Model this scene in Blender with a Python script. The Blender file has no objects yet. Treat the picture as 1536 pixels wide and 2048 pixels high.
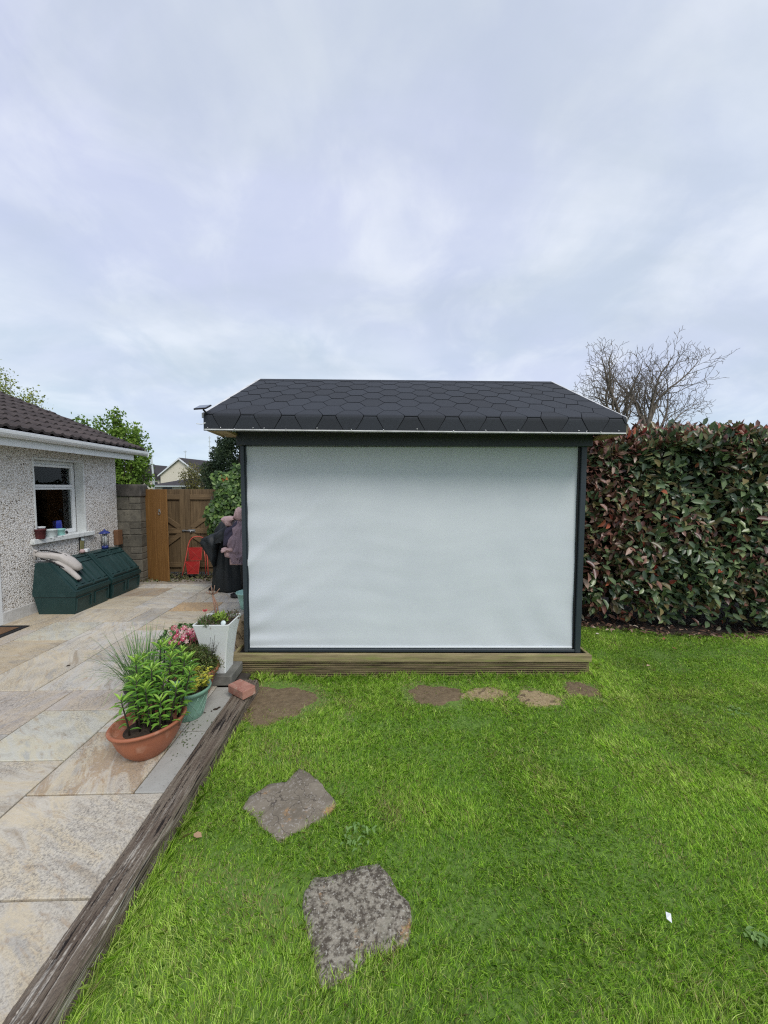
import bpy, bmesh, math, random
import numpy as np
from mathutils import Vector, Matrix
random.seed(7); np.random.seed(7)
S = bpy.context.scene
COL = S.collection
R = math.radians
PI = math.pi

# ------------------------------------------------------------------ camera
cam_d = bpy.data.cameras.new('camera'); cam = bpy.data.objects.new('camera', cam_d); COL.objects.link(cam)
cam_d.sensor_fit = 'HORIZONTAL'; cam_d.sensor_width = 24.0; cam_d.lens = 24.0*769/1536
cam_d.clip_start = 0.05; cam_d.clip_end = 1500
PITCH = math.atan(48/769)
cam.matrix_world = Matrix.Translation((0, 0, 1.65)) @ Matrix.Rotation(PI/2-PITCH, 4, 'X') @ Matrix.Rotation(0.0018, 4, 'Z')
S.camera = cam
# ------------------------------------------------------------------ light
SUN_EL, SUN_AZ = R(47), R(148)       # azimuth measured clockwise from +Y
sd = bpy.data.lights.new('sun', 'SUN'); sd.energy = 1.5; sd.angle = R(22); sd.color = (1, .965, .91)
so = bpy.data.objects.new('sun', sd); COL.objects.link(so)
sdir = Vector((math.sin(SUN_AZ)*math.cos(SUN_EL), math.cos(SUN_AZ)*math.cos(SUN_EL), math.sin(SUN_EL)))
so.rotation_euler = sdir.to_track_quat('Z', 'Y').to_euler()
W = bpy.data.worlds.new('World'); S.world = W; W.use_nodes = True
S.view_settings.view_transform = 'Standard'; S.view_settings.look = 'None'
S.view_settings.gamma = 1; S.view_settings.use_curve_mapping = False
S.view_settings.exposure = 0.5
S.cycles.use_denoising = False; S.cycles.filter_width = 1.2; S.cycles.use_adaptive_sampling = False
S.cycles.max_bounces = 7; S.cycles.sample_clamp_indirect = 4
def build_world():
    nt = W.node_tree; nt.nodes.clear(); N = nt.nodes.new; L = nt.links.new
    out = N('ShaderNodeOutputWorld'); bg = N('ShaderNodeBackground'); bg.inputs['Strength'].default_value = 0.1
    L(bg.outputs[0], out.inputs[0])
    sky = N('ShaderNodeTexSky'); sky.sky_type = 'NISHITA'; sky.sun_disc = False
    sky.sun_elevation = SUN_EL; sky.sun_rotation = SUN_AZ
    tc = N('ShaderNodeTexCoord'); sep = N('ShaderNodeSeparateXYZ'); L(tc.outputs['Generated'], sep.inputs[0])
    def math_(op, a, b=None, c=None):
        m = N('ShaderNodeMath'); m.operation = op
        for i, v in enumerate((a, b, c)):
            if v is None: continue
            if isinstance(v, (int, float)): m.inputs[i].default_value = v
            else: L(v, m.inputs[i])
        return m.outputs[0]
    zc = math_('MAXIMUM', sep.outputs['Z'], 0.0)
    den = math_('ADD', zc, 0.28)
    cx = math_('DIVIDE', sep.outputs['X'], den); cy = math_('DIVIDE', sep.outputs['Y'], den)
    comb = N('ShaderNodeCombineXYZ'); L(cx, comb.inputs[0]); L(cy, comb.inputs[1])
    def noise(scale, det, rough, off, dist=0.0, sc=(1, 1, 1), rot=0):
        mp = N('ShaderNodeMapping'); mp.inputs['Location'].default_value = off; mp.inputs['Scale'].default_value = sc
        mp.inputs['Rotation'].default_value = (0, 0, rot)
        L(comb.outputs[0], mp.inputs[0])
        n = N('ShaderNodeTexNoise'); n.inputs['Scale'].default_value = scale; n.inputs['Detail'].default_value = det
        n.inputs['Roughness'].default_value = rough; n.inputs['Distortion'].default_value = dist
        L(mp.outputs[0], n.inputs['Vector']); return n.outputs['Fac']
    def ramp(f, stops):
        r = N('ShaderNodeValToRGB'); L(f, r.inputs[0]); r.color_ramp.interpolation = 'B_SPLINE'
        els = r.color_ramp.elements
        while len(els) < len(stops): els.new(.5)
        for e, (p, c) in zip(els, stops): e.position = p; e.color = (*c, 1)
        return r.outputs[0]
    def mix(f, a, b):
        m = N('ShaderNodeMix'); m.data_type = 'RGBA'
        if isinstance(f, (int, float)): m.inputs['Factor'].default_value = f
        else: L(f, m.inputs['Factor'])
        for k, v in ((6, a), (7, b)):
            if isinstance(v, tuple): m.inputs[k].default_value = (*v, 1)
            else: L(v, m.inputs[k])
        return m.outputs[2]
    # vertical tone of the overcast, lilac overhead to pale blue at the horizon
    g = ramp(zc, [(0.0, (.52, .67, .75)), (.12, (.49, .60, .69)), (.32, (.50, .60, .67)), (.55, (.54, .61, .74)), (.85, (.52, .54, .78)), (1., (.51, .52, .76))])
    n1 = noise(1.9, 9, .56, (3.1, 1.7, 0), .7)
    n2 = noise(3.4, 8, .55, (7.3, 2.2, 0), .4, (1, .8, 1), .5)
    n3 = noise(.8, 3, .5, (1.2, 9.4, 0), .2)
    soft = ramp(n1, [(.42, (0, 0, 0)), (.58, (1, 1, 1))])
    c1 = mix(soft, g, (.66, .72, .80))
    tint = ramp(n3, [(.38, (0, 0, 0)), (.64, (1, 1, 1))])
    mt = math_('MULTIPLY', tint, .8)
    c2 = mix(mt, c1, (.47, .50, .745))
    patch = ramp(n2, [(.46, (0, 0, 0)), (.66, (1, 1, 1))])
    mp_ = math_('MULTIPLY', patch, .75)
    c3 = mix(mp_, c2, (.80, .83, .89))
    n4 = noise(1.3, 7, .55, (5.6, 4.1, 0), .5, (.7, 1.5, 1), .15)
    dk = ramp(n4, [(.45, (0, 0, 0)), (.66, (1, 1, 1))]); dk2 = math_('MULTIPLY', dk, .62)
    c3 = mix(dk2, c3, (.43, .50, .58))
    hz = ramp(zc, [(0.0, (1, 1, 1)), (.2, (0, 0, 0))])
    hz2 = math_('MULTIPLY', hz, .75)
    c4 = mix(hz2, c3, (.53, .69, .79))
    mul = N('ShaderNodeVectorMath'); mul.operation = 'SCALE'; L(c4, mul.inputs[0]); mul.inputs['Scale'].default_value = 8.6
    fin = mix(.93, sky.outputs[0], mul.outputs[0])
    L(fin, bg.inputs[0])
build_world()

# ------------------------------------------------------------------ helpers
HA = math.atan(22/769)               # the house, patio and gates are turned by this angle
HC, HS = math.cos(HA), math.sin(HA)
def hw(u, v, z=0): return Vector((HC*u-HS*v, HS*u+HC*v, z))
PZ = 0.06                            # patio level

def tag(o, label=None, cat=None, group=None, kind=None):
    if label: o['label'] = label
    if cat: o['category'] = cat
    if group: o['group'] = group
    if kind: o['kind'] = kind
    return o
def thing(name, label, cat, loc=(0, 0, 0), rz=0, group=None, house=False):
    o = bpy.data.objects.new(name, None); COL.objects.link(o); o.empty_display_size = .1
    if house: o.location = hw(*loc); o.rotation_euler = (0, 0, HA+rz)
    else: o.location = loc; o.rotation_euler = (0, 0, rz)
    return tag(o, label, cat, group)

class MB:
    def __init__(s): s.v = []; s.f = []; s.sm = []
    def add(s, vs, fs, smooth=False):
        n = len(s.v); s.v += [tuple(p) for p in vs]; s.f += [tuple(i+n for i in f) for f in fs]; s.sm += [smooth]*len(fs); return s
    def box(s, a, b, ch=0.0, M=None):
        x0, y0, z0 = a; x1, y1, z1 = b
        if ch <= 0:
            vs = [(x, y, z) for x in (x0, x1) for y in (y0, y1) for z in (z0, z1)]
            fs = [(0, 1, 3, 2), (4, 6, 7, 5), (0, 4, 5, 1), (2, 3, 7, 6), (0, 2, 6, 4), (1, 5, 7, 3)]
        else:
            bm = bmesh.new(); bmesh.ops.create_cube(bm, size=1)
            bmesh.ops.scale(bm, vec=(x1-x0, y1-y0, z1-z0), verts=bm.verts)
            bmesh.ops.translate(bm, vec=((x0+x1)/2, (y0+y1)/2, (z0+z1)/2), verts=bm.verts)
            bmesh.ops.bevel(bm, geom=bm.edges[:], offset=ch, segments=1, affect='EDGES')
            bm.verts.ensure_lookup_table(); vs = [v.co.copy() for v in bm.verts]; fs = [[v.index for v in f.verts] for f in bm.faces]; bm.free()
        if M is not None: vs = [M @ Vector(p) for p in vs]
        return s.add(vs, fs)
    def tube(s, pts, rad, n=6, cap=True, smooth=True):
        pts = [Vector(p) for p in pts]
        if isinstance(rad, (int, float)): rad = [rad]*len(pts)
        vs = []; fs = []; up = Vector((0, 0, 1))
        t0 = (pts[1]-pts[0]).normalized(); a = t0.cross(up)
        if a.length < .1: a = t0.cross(Vector((1, 0, 0)))
        a.normalize()
        for i, p in enumerate(pts):
            t = (pts[min(i+1, len(pts)-1)]-pts[max(i-1, 0)]).normalized()
            a = (a-t*a.dot(t)).normalized(); b = t.cross(a)
            for k in range(n):
                w = 2*PI*k/n; vs.append(p+(a*math.cos(w)+b*math.sin(w))*rad[i])
        for i in range(len(pts)-1):
            for k in range(n):
                fs.append((i*n+k, i*n+(k+1) % n, (i+1)*n+(k+1) % n, (i+1)*n+k))
        if cap: fs.append(tuple(range(n-1, -1, -1))); fs.append(tuple((len(pts)-1)*n+k for k in range(n)))
        return s.add(vs, fs, smooth)
    def lathe(s, prof, n=32, c=(0, 0, 0), sx=1, sy=1, rot=0, wob=None, smooth=True):
        vs = []; fs = []
        for i, (r, z) in enumerate(prof):
            for k in range(n):
                w = 2*PI*k/n; rr = r*(wob(w, i) if wob else 1)
                x, y = rr*math.cos(w)*sx, rr*math.sin(w)*sy
                vs.append((c[0]+x*math.cos(rot)-y*math.sin(rot), c[1]+x*math.sin(rot)+y*math.cos(rot), c[2]+z))
        for i in range(len(prof)-1):
            for k in range(n): fs.append((i*n+k, i*n+(k+1) % n, (i+1)*n+(k+1) % n, (i+1)*n+k))
        if prof[0][0] > 1e-4: fs.append(tuple(range(n-1, -1, -1)))
        if prof[-1][0] > 1e-4: fs.append(tuple((len(prof)-1)*n+k for k in range(n)))
        return s.add(vs, fs, smooth)
    def prism(s, poly, z0, z1, ch=0.0):
        """poly in xy, extruded in z"""
        n = len(poly); c = Vector((sum(p[0] for p in poly)/n, sum(p[1] for p in poly)/n))
        ins = [tuple(Vector(p[:2])+(c-Vector(p[:2])).normalized()*ch) for p in poly]
        vs = [(p[0], p[1], z0) for p in poly]+[(p[0], p[1], z1-ch) for p in poly]+[(p[0], p[1], z1) for p in ins]
        fs = [tuple(range(n-1, -1, -1)), tuple(2*n+k for k in range(n))]
        for k in range(n):
            j = (k+1) % n; fs.append((k, j, n+j, n+k)); fs.append((n+k, n+j, 2*n+j, 2*n+k))
        return s.add(vs, fs)
    def ext(s, prof, x0, x1, axis='x'):
        """closed profile [(a,b)] swept along an axis: x -> (x,a,b); y -> (a,y,b)"""
        n = len(prof)
        f = (lambda t, a, b: (t, a, b)) if axis == 'x' else (lambda t, a, b: (a, t, b))
        vs = [f(x0, *p) for p in prof]+[f(x1, *p) for p in prof]
        fs = [tuple(range(n)), tuple(range(2*n-1, n-1, -1))]+[(k, n+k, n+(k+1) % n, (k+1) % n) for k in range(n)]
        return s.add(vs, fs)
    def mesh(s, name, mat):
        me = bpy.data.meshes.new(name); me.from_pydata(s.v, [], s.f); me.polygons.foreach_set('use_smooth', s.sm)
        bm = bmesh.new(); bm.from_mesh(me); bmesh.ops.recalc_face_normals(bm, faces=bm.faces[:]); bm.to_mesh(me); bm.free()
        if mat: me.materials.append(mat)
        return me
    def build(s, name, mat, parent=None, **kw):
        return put(name, s.mesh(name, mat), parent, **kw)
def put(name, me, parent=None, loc=None, rot=None, color=None, label=None, kind=None):
    o = bpy.data.objects.new(name, me); COL.objects.link(o)
    if parent: o.parent = parent
    if loc is not None: o.location = loc
    if rot is not None: o.rotation_euler = rot
    if color: o.color = (*color, 1)
    if label: o['label'] = label
    if kind: o['kind'] = kind
    return o
def shaded(me, vs, npoly, k, polys, cols, mat, smooth=False):
    pass
def np_mesh(name, verts, polys, mat, cols=None, smooth=False):
    """verts (N,3), polys (M,k) ints, cols (N,3)"""
    me = bpy.data.meshes.new(name); M, k = polys.shape
    me.vertices.add(len(verts)); me.vertices.foreach_set('co', verts.astype(np.float32).ravel())
    me.loops.add(M*k); me.loops.foreach_set('vertex_index', polys.astype(np.int32).ravel())
    me.polygons.add(M); me.polygons.foreach_set('loop_start', (np.arange(M)*k).astype(np.int32))
    me.polygons.foreach_set('loop_total', np.full(M, k, np.int32))
    if smooth: me.polygons.foreach_set('use_smooth', np.ones(M, bool))
    if cols is not None:
        ca = me.color_attributes.new('tint', 'FLOAT_COLOR', 'POINT')
        ca.data.foreach_set('color', np.concatenate([cols, np.ones((len(cols), 1))], 1).astype(np.float32).ravel())
    me.update(calc_edges=True); me.validate()
    if mat: me.materials.append(mat)
    return me
def unit(a): return a/np.maximum(np.linalg.norm(a, axis=-1, keepdims=True), 1e-9)
def leaves(c, d, n, L, Wd, cols, fold=.25, curl=.15, obl=0.0):
    """N folded leaves, 7 verts, two 5-gons each. c base point, d direction, n upward normal"""
    N = len(c); d = unit(d); sd_ = unit(np.cross(d, n)); n = unit(np.cross(sd_, d))
    L = np.broadcast_to(L, (N,))[:, None]; Wd = np.broadcast_to(Wd, (N,))[:, None]
    def P(t, s, h): return c+d*L*t+sd_*Wd*s+n*(h*L)
    B = P(0, 0, 0); M = P(.5, 0, curl*.35); T = P(1, 0, -curl)
    f = fold*(Wd/L)
    R1 = P(.28+obl*0, .42, f+curl*.2); R2 = P(.66, .44, f+curl*.1); L1 = P(.28, -.42, f+curl*.2); L2 = P(.66, -.44, f+curl*.1)
    V = np.stack([B, M, T, R1, R2, L1, L2], 1).reshape(-1, 3)
    b = (np.arange(N)*7)[:, None]
    p = np.concatenate([b+np.array([0, 3, 4, 2, 1]), b+np.array([0, 1, 2, 6, 5])])
    cc = np.repeat(cols, 7, 0) if cols is not None else None
    return V, p, cc
def quads(c, d, n, L, Wd, cols):
    N = len(c); d = unit(d); sd_ = unit(np.cross(d, n))
    L = np.broadcast_to(L, (N,))[:, None]; Wd = np.broadcast_to(Wd, (N,))[:, None]
    V = np.stack([c, c+d*L*.5+sd_*Wd*.5, c+d*L, c+d*L*.5-sd_*Wd*.5], 1).reshape(-1, 3)
    return V, (np.arange(N)*4)[:, None]+np.arange(4), np.repeat(cols, 4, 0)
_ph = np.random.RandomState(3)
_W = [(_ph.normal(size=2), _ph.rand()*6.28) for _ in range(60)]
def snoise(x, y, s, k=0, m=10):
    """smooth pseudo noise ~[-1,1]"""
    r = 0
    for i in range(m):
        w, p = _W[(i+k*7) % 60]; r = r+np.sin((x*w[0]+y*w[1])*s+p+k)
    return r/math.sqrt(m)/1.2
def rnd(*s): return np.random.rand(*s)
def rdir(n):
    v = np.random.normal(size=(n, 3)); return unit(v)

# ------------------------------------------------------------------ materials
def mat(name, c1, c2=None, rough=.7, scale=8., bump=0., bscale=None, stretch=(1, 1, 1), spec=.4, metal=0., det=6., lo=.35, hi=.65,
        attr=False, objcol=False, rand=0., c3=None, s3=40., l3=(.6, .7), bdist=.01, trans=0., voro=None, world=False, sheen=0., coat=0., rot=(0, 0, 0)):
    m = bpy.data.materials.new(name); m.use_nodes = True; nt = m.node_tree; N = nt.nodes.new; L = nt.links.new
    b = nt.nodes['Principled BSDF']; b.inputs['Roughness'].default_value = rough; b.inputs['Specular IOR Level'].default_value = spec
    b.inputs['Metallic'].default_value = metal
    if coat: b.inputs['Coat Weight'].default_value = coat; b.inputs['Coat Roughness'].default_value = .25
    tc = N('ShaderNodeTexCoord'); mp = N('ShaderNodeMapping'); mp.inputs['Scale'].default_value = stretch; mp.inputs['Rotation'].default_value = rot
    if world:
        ge = N('ShaderNodeNewGeometry'); L(ge.outputs['Position'], mp.inputs[0])
    else: L(tc.outputs['Object'], mp.inputs[0])
    vec = mp.outputs[0]; oi = N('ShaderNodeObjectInfo')
    if not world:
        ad = N('ShaderNodeVectorMath'); ad.operation = 'MULTIPLY_ADD'; cb = N('ShaderNodeCombineXYZ')
        for i in range(3): L(oi.outputs['Random'], cb.inputs[i])
        L(cb.outputs[0], ad.inputs[0]); ad.inputs[1].default_value = (37, 91, 53); L(vec, ad.inputs[2]); vec = ad.outputs[0]
    def nz(s, d=det):
        n = N('ShaderNodeTexNoise'); n.inputs['Scale'].default_value = s; n.inputs['Detail'].default_value = d; n.inputs['Roughness'].default_value = .6
        L(vec, n.inputs['Vector']); return n.outputs['Fac']
    def mapr(f, a, z):
        r = N('ShaderNodeMapRange'); L(f, r.inputs[0]); r.inputs[1].default_value = a; r.inputs[2].default_value = z; return r.outputs[0]
    def mix(f, a, b_, mode='MIX'):
        x = N('ShaderNodeMix'); x.data_type = 'RGBA'; x.blend_type = mode
        if isinstance(f, float): x.inputs['Factor'].default_value = f
        else: L(f, x.inputs['Factor'])
        for k, v in ((6, a), (7, b_)):
            if isinstance(v, tuple): x.inputs[k].default_value = (*v[:3], 1)
            else: L(v, x.inputs[k])
        return x.outputs[2]
    col = c1
    if objcol: col = mix(1.0, oi.outputs['Color'], c1, 'MULTIPLY')
    if c2 is not None:
        cc2 = mix(1.0, oi.outputs['Color'], c2, 'MULTIPLY') if objcol else c2
        col = mix(mapr(nz(scale), lo, hi), col, cc2)
    if c3 is not None: col = mix(mapr(nz(s3, 3), *l3), col, c3)
    if attr:
        at = N('ShaderNodeAttribute'); at.attribute_name = 'tint'; col = mix(1.0, at.outputs['Color'], col if not isinstance(col, tuple) else col, 'MULTIPLY')
    if rand:
        hs = N('ShaderNodeHueSaturation'); v = N('ShaderNodeMapRange'); L(oi.outputs['Random'], v.inputs[0]); v.inputs[3].default_value = 1-rand; v.inputs[4].default_value = 1+rand
        L(v.outputs[0], hs.inputs['Value'])
        if isinstance(col, tuple): hs.inputs['Color'].default_value = (*col, 1)
        else: L(col, hs.inputs['Color'])
        col = hs.outputs[0]
    if isinstance(col, tuple): b.inputs['Base Color'].default_value = (*col[:3], 1)
    else: L(col, b.inputs['Base Color'])
    if bump:
        bp = N('ShaderNodeBump'); bp.inputs['Strength'].default_value = bump; bp.inputs['Distance'].default_value = bdist
        L(nz(bscale or scale*3), bp.inputs['Height']); L(bp.outputs[0], b.inputs['Normal'])
    if trans:
        tr = N('ShaderNodeBsdfTranslucent'); ms = N('ShaderNodeMixShader'); ms.inputs[0].default_value = trans
        if isinstance(col, tuple): tr.inputs[0].default_value = (*col[:3], 1)
        else: L(col, tr.inputs[0])
        L(b.outputs[0], ms.inputs[1]); L(tr.outputs[0], ms.inputs[2]); L(ms.outputs[0], nt.nodes['Material Output'].inputs[0])
    m['_c'] = 1
    return m
def pebbledash():
    m = bpy.data.materials.new('pebbledash'); m.use_nodes = True; nt = m.node_tree; N = nt.nodes.new; L = nt.links.new
    b = nt.nodes['Principled BSDF']; b.inputs['Roughness'].default_value = .8
    tc = N('ShaderNodeTexCoord'); vo = N('ShaderNodeTexVoronoi'); vo.inputs['Scale'].default_value = 72; L(tc.outputs['Object'], vo.inputs['Vector'])
    r1 = N('ShaderNodeValToRGB'); L(vo.outputs['Distance'], r1.inputs[0])
    e = r1.color_ramp.elements; e[0].position = .46; e[0].color = (1, 1, 1, 1); e[1].position = .82; e[1].color = (.62, .60, .58, 1)
    sep = N('ShaderNodeSeparateColor'); L(vo.outputs['Color'], sep.inputs[0])
    r2 = N('ShaderNodeValToRGB'); L(sep.outputs[0], r2.inputs[0]); r2.color_ramp.interpolation = 'CONSTANT'
    e = r2.color_ramp.elements; e[0].position = 0; e[0].color = (.90, .89, .87, 1); e[1].position = .5; e[1].color = (.96, .95, .94, 1)
    for p, c in ((.80, (.66, .60, .52)), (.87, (.60, .57, .54)), (.92, (.24, .21, .18)), (.955, (.70, .66, .60))):
        x = e.new(p); x.color = (*c, 1)
    mx = N('ShaderNodeMix'); mx.data_type = 'RGBA'; mx.blend_type = 'MULTIPLY'; mx.inputs['Factor'].default_value = 1
    L(r1.outputs[0], mx.inputs[6]); L(r2.outputs[0], mx.inputs[7])
    nz = N('ShaderNodeTexNoise'); nz.inputs['Scale'].default_value = 1.2; L(tc.outputs['Object'], nz.inputs['Vector'])
    m2 = N('ShaderNodeMix'); m2.data_type = 'RGBA'; m2.blend_type = 'MULTIPLY'; r3 = N('ShaderNodeValToRGB'); L(nz.outputs[0], r3.inputs[0])
    r3.color_ramp.elements[0].color = (.84, .82, .79, 1); r3.color_ramp.elements[1].color = (1, 1, 1, 1); m2.inputs['Factor'].default_value = 1
    L(mx.outputs[2], m2.inputs[6]); L(r3.outputs[0], m2.inputs[7]); L(m2.outputs[2], b.inputs['Base Color'])
    bp = N('ShaderNodeBump'); bp.inputs['Strength'].default_value = .9; bp.inputs['Distance'].default_value = .012; bp.invert = True
    L(vo.outputs['Distance'], bp.inputs['Height']); L(bp.outputs[0], b.inputs['Normal'])
    return m
def sandstone(dendrite=False):
    m = bpy.data.materials.new('sandstone'); m.use_nodes = True; nt = m.node_tree; N = nt.nodes.new; L = nt.links.new
    b = nt.nodes['Principled BSDF']; b.inputs['Roughness'].default_value = .78; b.inputs['Specular IOR Level'].default_value = .3
    tc = N('ShaderNodeTexCoord'); oi = N('ShaderNodeObjectInfo')
    off = N('ShaderNodeVectorMath'); off.operation = 'MULTIPLY_ADD'; cb = N('ShaderNodeCombineXYZ')
    for i in range(3): L(oi.outputs['Random'], cb.inputs[i])
    L(cb.outputs[0], off.inputs[0]); off.inputs[1].default_value = (31, 57, 5); L(tc.outputs['Object'], off.inputs[2])
    ang = N('ShaderNodeMath'); ang.operation = 'MULTIPLY'; L(oi.outputs['Random'], ang.inputs[0]); ang.inputs[1].default_value = 2.2
    vr = N('ShaderNodeVectorRotate'); vr.rotation_type = 'Z_AXIS'; L(off.outputs[0], vr.inputs['Vector']); L(ang.outputs[0], vr.inputs['Angle'])
    mp = N('ShaderNodeMapping'); mp.inputs['Scale'].default_value = (1, 3.4, 1); L(vr.outputs[0], mp.inputs[0])
    def nz(v, s, d=6, r=.6, dist=0):
        n = N('ShaderNodeTexNoise'); n.inputs['Scale'].default_value = s; n.inputs['Detail'].default_value = d; n.inputs['Roughness'].default_value = r; n.inputs['Distortion'].default_value = dist
        L(v, n.inputs['Vector']); return n.outputs['Fac']
    def rp(f, st):
        r = N('ShaderNodeValToRGB'); L(f, r.inputs[0]); e = r.color_ramp.elements
        while len(e) < len(st): e.new(.5)
        for x, (p, c) in zip(e, st): x.position = p; x.color = (*c, 1)
        return r.outputs[0]
    def mix(f, a, b_, mode='MIX'):
        x = N('ShaderNodeMix'); x.data_type = 'RGBA'; x.blend_type = mode
        if isinstance(f, (int, float)): x.inputs['Factor'].default_value = f
        else: L(f, x.inputs['Factor'])
        for k, v in ((6, a), (7, b_)):
            if isinstance(v, tuple): x.inputs[k].default_value = (*v, 1)
            else: L(v, x.inputs[k])
        return x.outputs[2]
    band = rp(nz(mp.outputs[0], 2.6, 8, .62, .8), [(.30, (.70, .63, .54)), (.43, (1, .99, .96)), (.56, (1.06, .98, .82)), (.66, (.80, .80, .80)), (.8, (1.05, 1.02, .96))])
    c = mix(1, oi.outputs['Color'], band, 'MULTIPLY')
    # rust-brown stains, more of them where the object alpha is low
    st = rp(nz(mp.outputs[0], 4.5 if not dendrite else 3.2, 8, .72, 1.2), [(.55 if not dendrite else .47, (0, 0, 0)), (.66 if not dendrite else .54, (1, 1, 1))])
    sm = N('ShaderNodeMath'); sm.operation = 'MULTIPLY'; L(st, sm.inputs[0]); sm.inputs[1].default_value = .5 if not dendrite else .62
    c = mix(sm.outputs[0], c, (.36, .24, .13))
    # dark lichen speckle in drifts
    sp = rp(nz(off.outputs[0], 120, 6, .78), [(.46, (0, 0, 0)), (.60, (1, 1, 1))])
    dr = rp(nz(off.outputs[0], 2.4, 6, .65), [(.40, (0, 0, 0)), (.58, (1, 1, 1))])
    ml = N('ShaderNodeMath'); ml.operation = 'MULTIPLY'; L(sp, ml.inputs[0]); L(dr, ml.inputs[1])
    m9 = N('ShaderNodeMath'); m9.operation = 'MULTIPLY'; L(ml.outputs[0], m9.inputs[0]); m9.inputs[1].default_value = .85
    c = mix(m9.outputs[0], c, (.16, .145, .13))
    wsp = rp(nz(off.outputs[0], 60, 3, .6), [(.55, (0, 0, 0)), (.68, (1, 1, 1))])
    w2 = N('ShaderNodeMath'); w2.operation = 'MULTIPLY'; L(wsp, w2.inputs[0]); w2.inputs[1].default_value = .35
    c = mix(w2.outputs[0], c, (.62, .59, .54))
    L(c, b.inputs['Base Color'])
    bp = N('ShaderNodeBump'); bp.inputs['Strength'].default_value = .5; bp.inputs['Distance'].default_value = .006
    L(nz(mp.outputs[0], 14, 8, .65), bp.inputs['Height']); L(bp.outputs[0], b.inputs['Normal'])
    return m
def glass():
    m = bpy.data.materials.new('window_glass'); m.use_nodes = True; nt = m.node_tree; nt.nodes.clear(); N = nt.nodes.new; L = nt.links.new
    out = N('ShaderNodeOutputMaterial'); mx = N('ShaderNodeMixShader'); tr = N('ShaderNodeBsdfTransparent'); gl = N('ShaderNodeBsdfGlossy'); fr = N('ShaderNodeFresnel')
    tr.inputs[0].default_value = (.80, .85, .83, 1); gl.inputs['Roughness'].default_value = .01; fr.inputs[0].default_value = 1.35
    L(fr.outputs[0], mx.inputs[0]); L(tr.outputs[0], mx.inputs[1]); L(gl.outputs[0], mx.inputs[2]); L(mx.outputs[0], out.inputs[0])
    return m
M = {}
M['anthracite'] = mat('anthracite_paint', (.026, .036, .045), (.032, .043, .052), rough=.42, scale=3, bump=.05, bscale=60, spec=.5)
M['shingle'] = mat('bitumen_shingle', (.0105, .0135, .0185), (.021, .026, .034), rough=.78, scale=170, bump=.5, bscale=320, bdist=.003, rand=.22, lo=.4, hi=.62, spec=.55)
M['felt'] = mat('roofing_felt', (.008, .008, .010), rough=.9, bump=.3, bscale=200)
M['fabric'] = mat('screen_fabric', (.62, .66, .69), (.585, .625, .66), rough=.75, scale=2.2, bump=.12, bscale=420, bdist=.002, spec=.25)
M['fabric_hem'] = mat('screen_hem_bar', (.66, .69, .71), rough=.4)
M['deck'] = mat('weathered_softwood', (.27, .21, .115), (.09, .068, .038), rough=.82, scale=4.5, stretch=(1, 12, 12), bump=.4, bscale=14, bdist=.004, c3=(.17, .175, .055), s3=5, l3=(.5, .68), rand=.1)
M['deck_top'] = mat('weathered_softwood_rail', (.36, .295, .155), (.19, .15, .08), rough=.8, scale=3.8, stretch=(1, 10, 10), bump=.3, bscale=12, bdist=.003, c3=(.24, .25, .08), s3=4, l3=(.5, .7), rand=.08)
M['soffit'] = mat('bare_pine', (.40, .30, .17), (.29, .205, .11), rough=.75, scale=5, stretch=(1, 9, 9))
M['edge_white'] = mat('pale_verge_trim', (.72, .72, .70), (.5, .5, .48), rough=.5, scale=9)
M['steel'] = mat('screw_steel', (.7, .7, .7), rough=.3, metal=.7)
M['dash'] = pebbledash()
M['plinth'] = mat('painted_plinth', (.66, .66, .65), (.50, .49, .47), rough=.7, scale=9, bump=.3, bscale=40, c3=(.38, .36, .32), s3=12, l3=(.62, .74))
M['upvc'] = mat('white_upvc', (.80, .82, .83), rough=.28, spec=.5)
M['whitepaint'] = mat('white_render_paint', (.74, .76, .75), (.64, .66, .65), rough=.6, scale=6, bump=.15, bscale=50)
M['sill'] = mat('flaking_white_sill', (.78, .80, .79), (.66, .69, .68), rough=.6, scale=14, bump=.3, bscale=60, c3=(.34, .37, .36), s3=22, l3=(.6, .68))
M['tile'] = mat('concrete_roof_tile', (.047, .037, .036), (.076, .060, .056), rough=.85, scale=9, bump=.4, bscale=60, rand=.3, c3=(.10, .09, .08), s3=30, l3=(.62, .72))
M['mortar_pale'] = mat('verge_mortar', (.34, .33, .27), (.2, .2, .15), rough=.9, scale=20)
M['glass'] = glass()
M['dark_room'] = mat('room_wall', (.055, .045, .04), (.03, .026, .024), rough=.8, scale=2)
M['curtain'] = mat('net_curtain', (.34, .36, .35), rough=.9)
M['bunker'] = mat('dark_green_plastic', (.010, .036, .036), (.014, .045, .044), rough=.42, scale=4, bump=.12, bscale=50, bdist=.003, spec=.45, c3=(.022, .055, .055), s3=6, l3=(.55, .75))
M['block'] = mat('concrete_block', (.155, .142, .112), (.095, .088, .072), rough=.92, scale=9, bump=.6, bscale=40, bdist=.006, rand=.22, c3=(.07, .065, .05), s3=14, l3=(.58, .7))
M['coping'] = mat('mossy_coping', (.10, .09, .08), (.045, .042, .036), rough=.95, scale=7, bump=.7, bscale=30, bdist=.01)
M['mortar'] = mat('old_mortar', (.13, .12, .10), rough=.95, bump=.4, bscale=60)
M['amber'] = mat('stained_door', (.235, .118, .034), (.165, .078, .022), rough=.62, scale=4, stretch=(8, 8, .7), bump=.25, bscale=10, bdist=.003, rand=.08)
M['gatewood'] = mat('brown_gate_timber', (.165, .112, .058), (.105, .070, .036), rough=.75, scale=4, stretch=(8, 8, .8), bump=.3, bscale=10, bdist=.003, rand=.14)
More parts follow.
